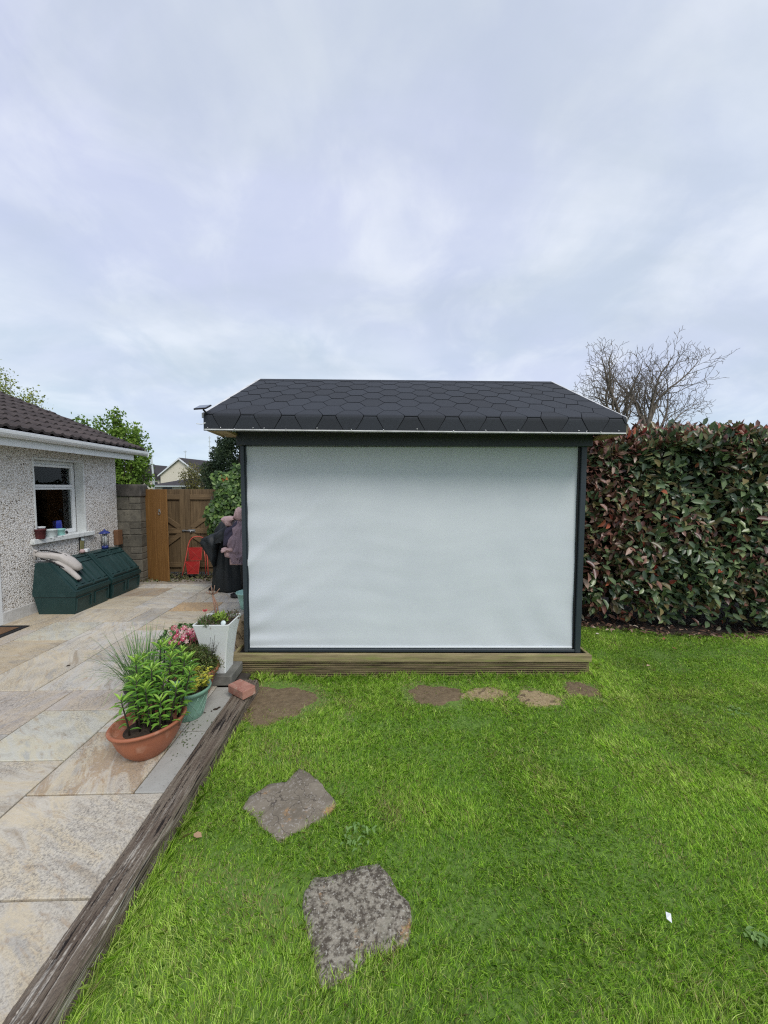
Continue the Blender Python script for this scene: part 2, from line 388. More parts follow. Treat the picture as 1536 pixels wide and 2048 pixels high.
M['gaterail'] = mat('gate_rail_timber', (.19, .128, .066), (.125, .083, .043), rough=.75, scale=4, stretch=(.8, 8, 8), bump=.3, bscale=10, bdist=.003, rand=.1)
M['galv'] = mat('galvanised_metal', (.36, .37, .37), (.26, .27, .27), rough=.45, metal=.6, scale=30)
M['red'] = mat('red_enamel', (.36, .016, .014), (.29, .014, .012), rough=.4, scale=8)
M['redworn'] = mat('worn_red_tube', (.52, .11, .075), (.42, .05, .035), rough=.5, scale=25)
M['blackcloth'] = mat('black_cover_cloth', (.011, .015, .017), (.016, .021, .024), rough=.55, scale=5, bump=.4, bscale=10, bdist=.01)
M['pinkcloth'] = mat('dusty_pink_cloth', (.55, .39, .38), (.44, .31, .305), rough=.85, scale=7, bump=.4, bscale=12, bdist=.01)
M['mauvecloth'] = mat('mauve_cloth', (.28, .21, .245), (.21, .16, .19), rough=.85, scale=7, bump=.4, bscale=12, bdist=.01)
M['navycloth'] = mat('navy_cloth', (.055, .050, .085), (.035, .035, .06), rough=.85, scale=7)
M['sleeper'] = None
M['terra'] = mat('terracotta_plastic', (.38, .135, .068), (.30, .105, .055), rough=.55, scale=6, bump=.12, bscale=30, c3=(.45, .24, .16), s3=9, l3=(.56, .72))
M['aqua'] = mat('aqua_plastic', (.20, .36, .27), (.165, .31, .23), rough=.45, scale=5, spec=.45)
M['aqualine'] = mat('aqua_relief', (.29, .45, .36), rough=.4)
M['mint'] = mat('mint_plastic', (.40, .70, .60), rough=.4)
M['blackpot'] = mat('black_pot', (.018, .019, .021), rough=.5)
M['whitepot'] = mat('white_planter_plastic', (.74, .77, .76), (.68, .70, .68), rough=.35, scale=4, bump=.03, bscale=60, spec=.5)
M['soil'] = mat('potting_soil', (.035, .024, .017), (.06, .042, .028), rough=.95, scale=40, bump=.9, bscale=60, bdist=.02)
M['earth'] = mat('bare_earth', (.135, .095, .054), (.205, .150, .088), rough=.95, scale=22, bump=.9, bscale=70, bdist=.012, c3=(.23, .185, .12), s3=60, l3=(.6, .7), world=True)
M['hedgeearth'] = mat('hedge_earth', (.028, .020, .015), (.055, .040, .028), rough=.95, scale=22, bump=.9, bscale=70, bdist=.012, world=True)
M['straw_earth'] = mat('dry_straw_earth', (.30, .22, .12), (.42, .33, .19), rough=.95, scale=40, bump=.9, bscale=90, bdist=.012, c3=(.14, .10, .06), s3=20, l3=(.55, .62), world=True)
M['ground'] = mat('lawn_soil', (.09, .17, .027), (.16, .26, .05), rough=.95, scale=45, bump=.8, bscale=80, bdist=.01, world=True)
M['farground'] = mat('far_ground', (.05, .075, .025), (.07, .09, .035), rough=.95, scale=.3, world=True)
M['grass'] = mat('grass_blades', (1, 1, 1), rough=.5, attr=True, trans=.5, spec=.3)
M['leaf'] = mat('leaf_green', (1, 1, 1), rough=.42, attr=True, trans=.25, spec=.4)
M['hedgeleaf'] = mat('glossy_hedge_leaf', (1, 1, 1), rough=.33, attr=True, trans=.12, spec=.5)
M['treeleaf'] = mat('tree_leaf', (1, 1, 1), rough=.6, attr=True, trans=.35, spec=.3)
M['bark'] = mat('bark', (.10, .085, .062), (.06, .05, .038), rough=.9, scale=12, stretch=(3, 3, 1), bump=.5)
M['greybark'] = mat('grey_bark', (.21, .175, .135), (.12, .10, .08), rough=.9, scale=9, bump=.4)
M['stalk'] = mat('plant_stalk', (.10, .12, .03), rough=.6)
M['darkstalk'] = mat('dark_lily_stalk', (.035, .030, .022), rough=.6)
M['wood_twig'] = mat('bare_twig', (.30, .17, .12), (.20, .12, .08), rough=.8, scale=20)
M['concrete'] = mat('old_concrete', (.20, .195, .175), (.12, .118, .105), rough=.92, scale=7, bump=.5, bscale=60, bdist=.004, c3=(.09, .105, .06), s3=5, l3=(.55, .72))
M['smoothslab'] = mat('smooth_concrete_strip', (.40, .395, .365), (.34, .335, .305), rough=.85, scale=6, bump=.25, bscale=90, bdist=.003, c3=(.24, .235, .215), s3=60, l3=(.6, .72))
M['joint'] = mat('dark_joint', (.040, .034, .028), (.07, .06, .048), rough=.95, scale=20, bump=.5)
M['brick'] = mat('pink_brick', (.40, .205, .155), (.31, .135, .10), rough=.9, scale=16, bump=.6, bscale=80, bdist=.004, c3=(.47, .36, .28), s3=22, l3=(.57, .72))
M['stone'] = mat('rough_tan_stone', (.36, .285, .18), (.22, .165, .095), rough=.95, scale=9, bump=.9, bscale=22, bdist=.02)
M['rubber'] = mat('black_rubber_mat', (.012, .012, .013), rough=.7, bump=.5, bscale=200)
M['coir'] = mat('coir', (.20, .115, .06), (.15, .08, .04), rough=.95, scale=30, bump=.8, bscale=200)
M['bluepl'] = mat('blue_plastic', (.030, .048, .36), rough=.4)
M['bluemetal'] = mat('blue_feeder_metal', (.025, .04, .19), rough=.35)
M['clearpl'] = mat('frosted_tub', (.62, .70, .70), rough=.3, spec=.5)
M['aquatub'] = mat('aqua_tub', (.34, .66, .60), rough=.35)
M['maroon'] = mat('maroon_pot', (.085, .016, .018), rough=.45)
M['brownblock'] = mat('brown_timber_block', (.185, .093, .048), (.14, .07, .035), rough=.7, scale=6, stretch=(6, 6, 1))
M['feedertube'] = mat('feeder_tube', (.45, .47, .47), rough=.25, spec=.5)
M['olivecard'] = mat('olive_plaque', (.24, .22, .09), (.19, .18, .08), rough=.6, scale=12)
M['bag'] = mat('pale_grey_bag', (.52, .49, .46), (.44, .41, .39), rough=.75, scale=6, bump=.3, bscale=14, bdist=.01)
M['bagtrim'] = mat('black_trim', (.012, .012, .014), rough=.5)
M['solar'] = mat('solar_cell', (.10, .13, .17), (.07, .10, .14), rough=.15, scale=60, spec=.6)
M['blackplastic'] = mat('black_plastic', (.015, .015, .016), rough=.45)
M['creamwall'] = mat('cream_render', (.74, .68, .55), (.70, .64, .51), rough=.85, scale=.6)
M['farroof'] = mat('far_dark_roof', (.050, .044, .046), (.036, .032, .034), rough=.85, scale=1.5, stretch=(1, 1, 6))
M['farglass'] = mat('far_window_glass', (.03, .035, .04), rough=.2)
M['lamp_grey'] = mat('lamp_post_grey', (.42, .46, .45), rough=.6)
M['farwall'] = mat('far_white_wall', (.55, .50, .42), rough=.85)
M['litter'] = mat('fallen_leaf', (1, 1, 1), rough=.75, attr=True)

# ------------------------------------------------------------------ GROUND
STONE1 = [(-.543, 2.052), (-.492, 2.156), (-.40, 2.095), (-.341, 2.034), (-.243, 1.906), (-.296, 1.827), (-.39, 1.76), (-.484, 1.689), (-.545, 1.73), (-.607, 1.781), (-.66, 1.84), (-.721, 1.875), (-.712, 1.945), (-.635, 2.03)]
STONE2 = [(-.29, 1.518), (-.20, 1.535), (-.104, 1.569), (-.02, 1.585), (.03, 1.52), (.065, 1.462), (.10, 1.43), (.108, 1.36), (.095, 1.298), (.039, 1.272), (-.02, 1.262), (-.07, 1.235), (-.114, 1.194), (-.204, 1.166), (-.225, 1.20), (-.234, 1.232), (-.274, 1.306), (-.30, 1.37), (-.318, 1.424), (-.320, 1.472)]
PATCHES = [(-.86, 2.86, .27, .22), (.42, 2.99, .19, .12), (1.20, 2.90, .14, .10), (1.61, 3.04, .115, .095), (.82, 2.98, .17, .09)]
def lawn_z(x, y): return .010*snoise(x, y, 2.3, 1)+.004*snoise(x, y, 9., 2)
def hedge_y(x): return 4.18+.62*np.exp(-np.maximum(x-1.9, 0)/.75)-.05*(x-3)*(x > 3)

def make_ground():
    n = 60; xs = np.linspace(-1.35, 7.2, 110); ys = np.linspace(-1.2, 7.0, 100)
    X, Y = np.meshgrid(xs, ys); Z = lawn_z(X, Y)
    V = np.stack([X, Y, Z], -1).reshape(-1, 3); w = len(xs)
    q = np.array([(j*w+i, j*w+i+1, (j+1)*w+i+1, (j+1)*w+i) for j in range(len(ys)-1) for i in range(w-1)])
    o = put('lawn_soil', np_mesh('lawn_soil', V, q, M['ground'], smooth=True)); tag(o, kind='structure')
    g = MB(); g.box((-400, -300, -.30), (400, 900, -.06)); tag(g.build('ground', M['farground']), kind='structure')
make_ground()
def inpoly(x, y, poly):
    ins = np.zeros(x.shape, bool); n = len(poly)
    for i in range(n):
        x0, y0 = poly[i]; x1, y1 = poly[(i+1) % n]
        c = ((y0 > y) != (y1 > y)) & (x < (x1-x0)*(y-y0)/(y1-y0+1e-12)+x0); ins ^= c
    return ins
def patchdist(x, y):
    d = np.full(x.shape, 9.)
    for i, (cx, cy, a, b) in enumerate(PATCHES):
        w = np.sqrt(((x-cx)/a)**2+((y-cy)/b)**2)*(1+.26*snoise(x*1., y*1., 13., 3+i)+.12*snoise(x, y, 50., 9+i))
        if i == 4: w = w+.55
        if i == 2: w = w+.1
        d = np.minimum(d, w)
    return d
for i, (cx, cy, a, b) in enumerate(PATCHES):
    g = MB(); n = 40; vs = [(cx, cy, float(lawn_z(cx, cy))+.006)]; fs = []
    rings = (.25, .5, .75, 1.0, 1.3)
    for rr in rings:
        for k in range(n):
            w = 2*PI*k/n; q = rr*(1+.12*math.sin(3*w+i)+.06*math.sin(7*w)); x, y = cx+a*q*math.cos(w), cy+b*q*math.sin(w)
            vs.append((x, y, float(lawn_z(x, y))+(.007+.004*math.sin(9*w+rr*9) if rr < 1.2 else -.004)))
    for k in range(n): fs.append((0, 1+k, 1+(k+1) % n))
    for r_ in range(len(rings)-1):
        for k in range(n): fs.append((1+r_*n+k, 1+(r_+1)*n+k, 1+(r_+1)*n+(k+1) % n, 1+r_*n+(k+1) % n))
    g.add(vs, fs, True); tag(g.build('bare_soil', M['straw_earth'] if i in (2, 4) else M['earth']), kind='structure')
# dark earth strip under the hedge
g = MB(); xs = np.linspace(1.5, 7.0, 60); vs = []; fs = []
for i, x in enumerate(xs):
    y0 = float(hedge_y(x))+.04+.05*math.sin(x*5)+.03*math.sin(x*13)
    for j, t in enumerate((0, .05, .4, 2.2)):
        z = float(lawn_z(x, y0+t))+(-.004 if j == 0 else .012)
        vs.append((x, y0+t, z))
for i in range(len(xs)-1):
    for j in range(3): fs.append((i*4+j, (i+1)*4+j, (i+1)*4+j+1, i*4+j+1))
g.add(vs, fs, True); tag(g.build('hedge_bed', M['hedgeearth']), kind='structure')

def ramp_cols(t, stops):
    t = np.clip(t, 0, 1); ps = [s[0] for s in stops]; return np.stack([np.interp(t, ps, [s[1][k] for s in stops]) for k in range(3)], 1)
def make_grass():
    P = []
    # density falls off with distance
    for (x0, x1, y0, y1, den) in ((-1.2, 3.6, .55, 2.2, 27000), (-1.2, 5.0, 2.2, 3.4, 19000), (1.4, 6.6, 3.4, 4.9, 12000), (3.6, 5.2, .9, 2.2, 5000), (5.0, 6.6, 1.6, 3.4, 5000)):
        n = int((x1-x0)*(y1-y0)*den); P.append(np.stack([x0+(x1-x0)*rnd(n), y0+(y1-y0)*rnd(n)], 1))
    P = np.concatenate(P); x, y = P[:, 0], P[:, 1]
    u = HC*x+HS*y
    ed = -.962+.0093*y+.004*np.sin(y*9)
    keep = (u > ed+.012) | ((y > 3.0) & (u > -1.10) & (y < 3.27))
    keep &= ~((x > -1.32) & (x < 1.83) & (y > 3.262))
    keep &= ~((x < 1.83) & (y > 3.262))
    for poly in (STONE1, STONE2):
        c = np.mean(poly, 0); j = .012*snoise(x, y, 60, 4)+.008*np.random.normal(size=len(x))
        s = 1.0+j*5.5
        keep &= ~inpoly(c[0]+(x-c[0])*s*1.05, c[1]+(y-c[1])*s*1.05, poly)
    pd = patchdist(x, y); r = rnd(len(x))
    keep &= ~((pd < 1.35) & (r > .03+.95*np.clip((pd-.50)/.85, 0, 1)**1.8))
    hy = hedge_y(x); keep &= ~((y > hy+.05+.05*np.sin(x*5)+.06*snoise(x, y, 12, 5)) )
    keep &= ~((y > hy-.16) & (rnd(len(x)) > .35+(hy-y+.05)*3))
    # thinner worn spots
    thin = snoise(x, y, 5.5, 6); keep &= ~((thin < -.9) & (rnd(len(x)) > .62))
    x, y, pd, u = x[keep], y[keep], pd[keep], u[keep]; n = len(x)
    cl = snoise(x, y, 7., 7); cl2 = snoise(x, y, 26., 8); big = snoise(x, y, 1.6, 9)
    # mower ruts on the right, diagonal
    rut = np.minimum(np.abs((x-2.2)+(y-2.2)*.9-.25*np.sin(x*2)), np.abs((x-2.9)+(y-2.4)*.9))
    h = (.022+.014*rnd(n))*(1+.28*cl+.25*cl2)
    near_deck = np.exp(-((y-3.25)/.07)**2)*((x < 1.85)); h = h*(1+1.5*near_deck*rnd(n))
    side = np.exp(-((x-1.86)/.06)**2)*(y > 3.0); h *= 1+1.0*side*rnd(n)
    edge = np.exp(-((u+.935)/.034)**2); h *= 1+2.2*edge*rnd(n)**1.2
    h *= np.where(pd < 1.5, .6, 1); h *= np.where((rut < .03) & (x > 1.6), .55, 1)
    h = np.clip(h, .010, .115)
    far = np.clip((y-1.2)/3, 0, 1)
    wd = (.0017+.0010*rnd(n))*(1+.6*far)
    az = rnd(n)*2*PI; flow = snoise(x, y, 3.5, 10)*2.2; az = np.where(rnd(n) < .45, flow+np.random.normal(size=n)*.6, az)
    lean = .25+.95*rnd(n)**.8
    d = np.stack([np.cos(az), np.sin(az)], 1); fa = az+PI/2+np.random.normal(size=n)*.7; s = np.stack([np.cos(fa), np.sin(fa)], 1)
    z = lawn_z(x, y)-.003
    def P3(t, side_):
        ho = lean*h*(t**1.7)*.95; hz = h*t*(1-.32*lean*t)
        w = wd*(1-.35*t if t < .9 else 0)
        return np.stack([x+d[:, 0]*ho+s[:, 0]*w*side_, y+d[:, 1]*ho+s[:, 1]*w*side_, z+hz], 1)
    V = np.stack([P3(0, -.5), P3(0, .5), P3(.55, .5), P3(1, 0), P3(.55, -.5)], 1).reshape(-1, 3)
    pol = (np.arange(n)*5)[:, None]+np.arange(5)
    t = .53+.12*cl+.10*big+.10*cl2+.22*np.random.normal(size=n)
    c = ramp_cols(t, [(0, (.155, .335, .04)), (.35, (.315, .56, .052)), (.65, (.47, .71, .085)), (1, (.74, .86, .27))])
    yel = .5*np.clip(snoise(x, y, 3.1, 20)-.55, 0, 1); t2 = np.clip(snoise(x, y, 11, 21)-.6, 0, 1)
    c = c*(1-.45*yel[:, None])+.45*yel[:, None]*np.array([.52, .58, .12])
    dry = rnd(n) < (.045+.16*yel+.30*t2+.65*np.exp(-((pd-1.0)/.32)**2)+.05*(thin[keep] < -.6))
    c[dry] = ramp_cols(rnd(dry.sum()), [(0, (.42, .36, .15)), (1, (.60, .52, .29))])
    dark = snoise(x, y, 4.2, 11) > 1.05; c[dark] *= .80
    c *= (.52+.92*rnd(n))[:, None]
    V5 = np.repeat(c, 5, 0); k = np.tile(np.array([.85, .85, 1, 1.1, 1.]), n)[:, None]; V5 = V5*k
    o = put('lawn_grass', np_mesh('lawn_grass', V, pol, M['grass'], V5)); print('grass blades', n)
    tag(o, 'short green lawn grass in front of and beside the garden shed', 'grass', kind='stuff')
make_grass()

# stepping stones
def stepping(poly, name_lab, m, seed):
    rs = random.Random(seed); c = np.mean(poly, 0); t = thing('stepping_stone', name_lab, 'stepping stone', (float(c[0]), float(c[1]), 0))
    P = []
    for i in range(len(poly)):
        a = Vector(poly[i]); b = Vector(poly[(i+1) % len(poly)]); k = 4
        for j in range(k):
            q = a.lerp(b, j/k)-Vector(c); P.append(q*(1+rs.uniform(-.022, .022)))
    n = len(P); vs = []; fs = []
    for s, z in ((1.03, -.03), (1.01, .006), (.985, .013), (.8, .015), (.55, .014), (.28, .016)):
        for p in P:
            zz = z+(rs.uniform(-.0015, .0015) if s < 1 else 0); vs.append((p.x*s, p.y*s, zz))
    vs.append((0, 0, .015))
    for r_ in range(5):
        for k in range(n): fs.append((r_*n+k, r_*n+(k+1) % n, (r_+1)*n+(k+1) % n, (r_+1)*n+k))
    for k in range(n): fs.append((5*n+k, 5*n+(k+1) % n, 6*n))
    g = MB(); g.add(vs, fs, True); g.build('slab', m, t)
M['step1'] = mat('cracked_paver', (.25, .215, .165), (.16, .135, .10), rough=.92, scale=9, bump=.7, bscale=70, bdist=.004, c3=(.33, .30, .26), s3=80, l3=(.57, .66))
M['step2'] = mat('lichened_paver', (.085, .070, .052), (.31, .28, .22), rough=.92, scale=55, det=9, bump=.9, bscale=90, bdist=.005, c3=(.42, .40, .34), s3=120, l3=(.58, .66), lo=.42, hi=.60)
def add_overlay(m, col, scale, a, z, voronoi=False, amt=1.0):
    nt = m.node_tree; N = nt.nodes.new; L = nt.links.new; b = nt.nodes['Principled BSDF']; src = b.inputs['Base Color'].links[0].from_socket
    tc = N('ShaderNodeTexCoord')
    if voronoi:
        n = N('ShaderNodeTexVoronoi'); n.feature = 'DISTANCE_TO_EDGE'; n.inputs['Scale'].default_value = scale
        ns = N('ShaderNodeTexNoise'); ns.inputs['Scale'].default_value = scale*1.5; L(tc.outputs['Object'], ns.inputs['Vector'])
        mx = N('ShaderNodeMix'); mx.data_type = 'RGBA'; mx.inputs['Factor'].default_value = .12; L(tc.outputs['Object'], mx.inputs[6]); L(ns.outputs['Color'], mx.inputs[7]); L(mx.outputs[2], n.inputs['Vector'])
        f = n.outputs['Distance']
    else:
        n = N('ShaderNodeTexNoise'); n.inputs['Scale'].default_value = scale; n.inputs['Detail'].default_value = 7; n.inputs['Roughness'].default_value = .68; L(tc.outputs['Object'], n.inputs['Vector']); f = n.outputs['Fac']
    r = N('ShaderNodeMapRange'); L(f, r.inputs[0]); r.inputs[1].default_value = a; r.inputs[2].default_value = z; r.inputs[4].default_value = amt
    x = N('ShaderNodeMix'); x.data_type = 'RGBA'; L(r.outputs[0], x.inputs['Factor']); L(src, x.inputs[6]); x.inputs[7].default_value = (*col, 1); L(x.outputs[2], b.inputs['Base Color'])
add_overlay(M['step1'], (.05, .04, .032), 9, .018, .004, True, .8)
add_overlay(M['step1'], (.42, .23, .08), 6, .60, .68, amt=.7)
add_overlay(M['step2'], (.46, .24, .08), 7, .62, .70, amt=.75)
add_overlay(M['step2'], (.27, .25, .19), 12, .58, .66, amt=.6)
stepping(STONE1, 'brownish cracked stepping stone in the lawn, the farther of the two', M['step1'], 1)
stepping(STONE2, 'large grey lichen-speckled stepping stone in the lawn, nearest the camera', M['step2'], 2)

# ------------------------------------------------------------------ PATIO
def rot_box(): pass
M['sand'] = sandstone(); M['sand_dend'] = sandstone(True)
def make_patio():
    root = bpy.data.objects.new('patio', None); COL.objects.link(root); root.location = hw(0, 0, 0); root.rotation_euler = (0, 0, HA); tag(root, kind='structure')
    g = MB(); g.prism([(-6.6, -1.5), (-1.10, -1.5), (-1.06, 3.0), (-1.06, 3.27), (-1.2, 3.30), (-1.2, 5.4), (1.9, 5.4), (1.9, 7.6), (-6.6, 7.6)], -.05, PZ-.016)
    g.build('slab_bed', M['joint'], root)
    buff, cream, grey, pale, orange, yel, green, brown, pink = (.54, .46, .33), (.58, .53, .43), (.47, .45, .41), (.58, .56, .51), (.62, .42, .20), (.58, .51, .37), (.56, .56, .48), (.42, .35, .26), (.52, .465, .41)
    S_ = [(-4.29, -3.75, 4.32, 5.4, buff), (-4.29, -3.75, 3.6, 4.32, pink), (-4.29, -3.75, 2.7, 3.6, grey), (-4.29, -3.75, 5.4, 6.4, cream), (-4.29, -3.75, 1.8, 2.7, cream),
          (-3.75, -3.18, 4.02, 4.56, green), (-3.75, -3.18, 3.0, 4.02, buff), (-3.75, -3.18, 2.0, 3.0, cream), (-3.75, -2.92, 4.56, 5.08, cream), (-3.75, -3.18, 5.08, 5.64, yel), (-3.75, -3.18, 5.64, 6.11, brown), (-3.75, -3.18, 6.11, 6.39, pale),
          (-3.18, -2.65, 3.76, 4.29, pale), (-3.18, -2.65, 4.29, 4.56, pale), (-2.92, -2.65, 4.56, 5.08, grey), (-3.18, -2.65, 5.08, 5.62, pale), (-3.18, -2.65, 5.62, 5.88, pale), (-3.18, -2.65, 5.88, 6.39, green),
          (-3.18, -2.65, 3.0, 3.76, cream), (-3.18, -2.35, 2.46, 3.0, pink), (-3.18, -2.35, 1.6, 2.46, grey),
          (-2.35, -1.80, 2.72, 3.0, pink), (-2.35, -1.80, 2.205, 2.72, green), (-2.35, -1.80, 1.66, 2.205, cream), (-2.35, -1.80, .8, 1.66, pale),
          (-2.65, -1.80, 3.0, 3.51, pale), (-2.65, -1.80, 3.51, 4.03, grey), (-2.65, -1.80, 4.03, 4.28, pale), (-2.65, -2.08, 4.28, 4.95, yel), (-2.65, -2.08, 4.95, 5.33, orange), (-2.65, -2.37, 5.33, 5.87, cream), (-2.65, -2.1, 5.87, 6.39, cream),
          (-2.08, -1.62, 4.28, 5.33, pale), (-2.37, -1.62, 5.33, 5.87, pale), (-2.1, -1.62, 5.87, 6.39, cream), (-1.80, -1.25, 3.0, 3.66, cream), (-1.80, -1.25, 3.66, 4.28, pale), (-1.62, -1.23, 4.28, 5.3, buff), (-1.62, -.9, 5.42, 6.39, grey), (-.9, -.2, 5.42, 6.39, cream), (-.2, .5, 5.42, 6.39, pale),
          (-1.80, -1.25, 1.945, 2.466, cream), (-1.80, -1.25, 2.466, 3.0, pale),
          (-1.80, -1.09, 1.427, 1.945, cream), (-1.80, -1.09, .80, 1.427, cream), (-1.80, -1.09, .2, .80, pale), (-2.65, -1.80, .2, .8, yel), (-1.80, -1.09, -.6, .2, cream)]
    rs = random.Random(5)
    def slab(u0, u1, v0, v1, col, m, top=PZ):
        j = .0045; du, dv = (u1-u0)/2-j, (v1-v0)/2-j; c = ((u0+u1)/2, (v0+v1)/2)
        pts = []
        nx = max(2, int(du*2/.16)); ny = max(2, int(dv*2/.16)); jt = lambda: rs.uniform(-.0022, .0022)
        for i in range(nx): pts.append((-du+2*du*i/nx, -dv+jt()))
        for i in range(ny): pts.append((du+jt(), -dv+2*dv*i/ny))
        for i in range(nx): pts.append((du-2*du*i/nx, dv+jt()))
        for i in range(ny): pts.append((-du+jt(), dv-2*dv*i/ny))
        g = MB(); g.prism(pts, -.03, 0, .004)
        tilt = (rs.uniform(-.0016, .0016), rs.uniform(-.0016, .0016), 0)
        lu = sum(col)/3; k_ = rs.uniform(.94, 1.05); col = tuple((x*.72+lu*.28)*k_ for x in col)
        return g.build('paving_slab', m, root, loc=(c[0], c[1], top), rot=tilt, color=col)
    for s in S_:
        m = M['sand_dend'] if (s[0], s[2]) in ((-1.80, 1.945), (-3.75, 5.64)) else M['sand']
        slab(*s, m)
    for v0, v1 in ((1.945, 2.46), (2.46, 3.02)): slab(-1.25, -1.085+.022*(v0-1.9), v0, v1, (1, 1, 1), M['smoothslab'])
    # hidden and out-of-frame remainder of the paving, and the strip before the gate
    slab(-4.29, -.9, 6.40, 6.80, (.30, .27, .22), M['sand'], PZ-.012)
    for a, b in ((-4.29, -3.75), (-3.75, -3.18), (-3.18, -2.65)):
        for v0, v1 in ((-.6, .6), (.6, 1.2), (1.2, 1.8)):
            if a > -3.2 and v0 > 1.1: v1 = 1.6
            slab(a, b, v0, v1, cream, M['sand'])
    slab(-3.75, -3.18, 1.8, 2.0, grey, M['sand']); slab(-2.65, -2.35, 1.2, 1.6, grey, M['sand'])
make_patio()

# timber sleeper edging
def sleeper_mat():
    m = mat('railway_sleeper', (.105, .075, .055), (.20, .165, .125), rough=.88, scale=7, stretch=(9, .5, 9), bump=1.0, bscale=9, bdist=.016, c3=(.016, .011, .009), s3=8, l3=(.55, .62))
    nt = m.node_tree; N = nt.nodes.new; L = nt.links.new; b = nt.nodes['Principled BSDF']; src = b.inputs['Base Color'].links[0].from_socket
    tc = N('ShaderNodeTexCoord'); mp = N('ShaderNodeMapping'); mp.inputs['Scale'].default_value = (11, .45, 11); L(tc.outputs['Object'], mp.inputs[0])
    n = N('ShaderNodeTexNoise'); n.inputs['Scale'].default_value = 9; n.inputs['Detail'].default_value = 4; L(mp.outputs[0], n.inputs['Vector'])
    sp = N('ShaderNodeSeparateXYZ'); L(tc.outputs['Object'], sp.inputs[0])
    r = N('ShaderNodeMapRange'); L(n.outputs[0], r.inputs[0]); r.inputs[1].default_value = .53; r.inputs[2].default_value = .66
    # bleached splinters where it has been walked on, fading along its length
    r2 = N('ShaderNodeMapRange'); L(sp.outputs['Y'], r2.inputs[0]); r2.inputs[1].default_value = 2.1; r2.inputs[2].default_value = 1.35; r2.inputs[3].default_value = .12; r2.inputs[4].default_value = .9
    mu = N('ShaderNodeMath'); mu.operation = 'MULTIPLY'; L(r.outputs[0], mu.inputs[0]); L(r2.outputs[0], mu.inputs[1])
    x = N('ShaderNodeMix'); x.data_type = 'RGBA'; L(mu.outputs[0], x.inputs['Factor']); L(src, x.inputs[6]); x.inputs[7].default_value = (.52, .48, .41, 1); L(x.outputs[2], b.inputs['Base Color'])
    return m
def make_sleeper():
    t = thing('timber_sleeper', 'weathered old wooden sleeper edging between the patio and the lawn', 'timber edging', (0, 0, 0), house=True)
    ny, nx = 420, 26; v0, v1 = -.3, 3.06; rs = np.random.RandomState(4); grooves = [(rs.rand(), rs.rand()*6, .6+rs.rand()) for _ in range(9)]
    prof = [(-1, 0)]
    V = []
    for j in range(ny+1):
        v = v0+(v1-v0)*j/ny; cu = -1.022+.026*(v/2.8)-.004; hw_ = .067+.003*math.sin(v*3.1)+.002*math.sin(v*11)
        row = []
        # left side bottom, top across, right side down
        chl = .010; edge = .010+.010*max(0, math.sin(v*7.3+1))*max(0, math.sin(v*2.1))+.005*math.sin(v*23)**2
        row.append((cu-hw_, -.05))
        for i in range(nx+1):
            s = i/nx; x = cu-hw_+2*hw_*s; z = .100+.003*math.sin(v*1.7)-.004*(2*s-1)**2
            if s < .08: z -= (.08-s)/.08*chl
            if s > .88: z -= ((s-.88)/.12)**2*edge*1.3
            for gp, ph, amp in grooves:
                cpos = gp+.035*math.sin(v*2.2+ph)+.012*math.sin(v*9+ph*3); dd = abs(s-cpos)
                on = max(0, math.sin(v*2.3*amp+ph*2)+.35)
                z -= .0075*on*math.exp(-(dd/.017)**2)
            z += float(.0012*math.sin(s*150+v*13*math.sin(gp*9))+.0012*rs.normal())
            row.append((x, z))
        row.append((cu+hw_+.004*math.sin(v*15), .045)); row.append((cu+hw_+.002, -.05))
        V += [(a, v, b) for a, b in row]
    w = nx+4; q = [(j*w+i, j*w+i+1, (j+1)*w+i+1, (j+1)*w+i) for j in range(ny) for i in range(w-1)]
    g = MB(); g.add(V, q, False); n0 = 0
    g.f.append(tuple(range(w))); g.sm.append(False); g.f.append(tuple(ny*w+i for i in range(w-1, -1, -1))); g.sm.append(False)
    g.build('sleeper', sleeper_mat(), t)
make_sleeper()

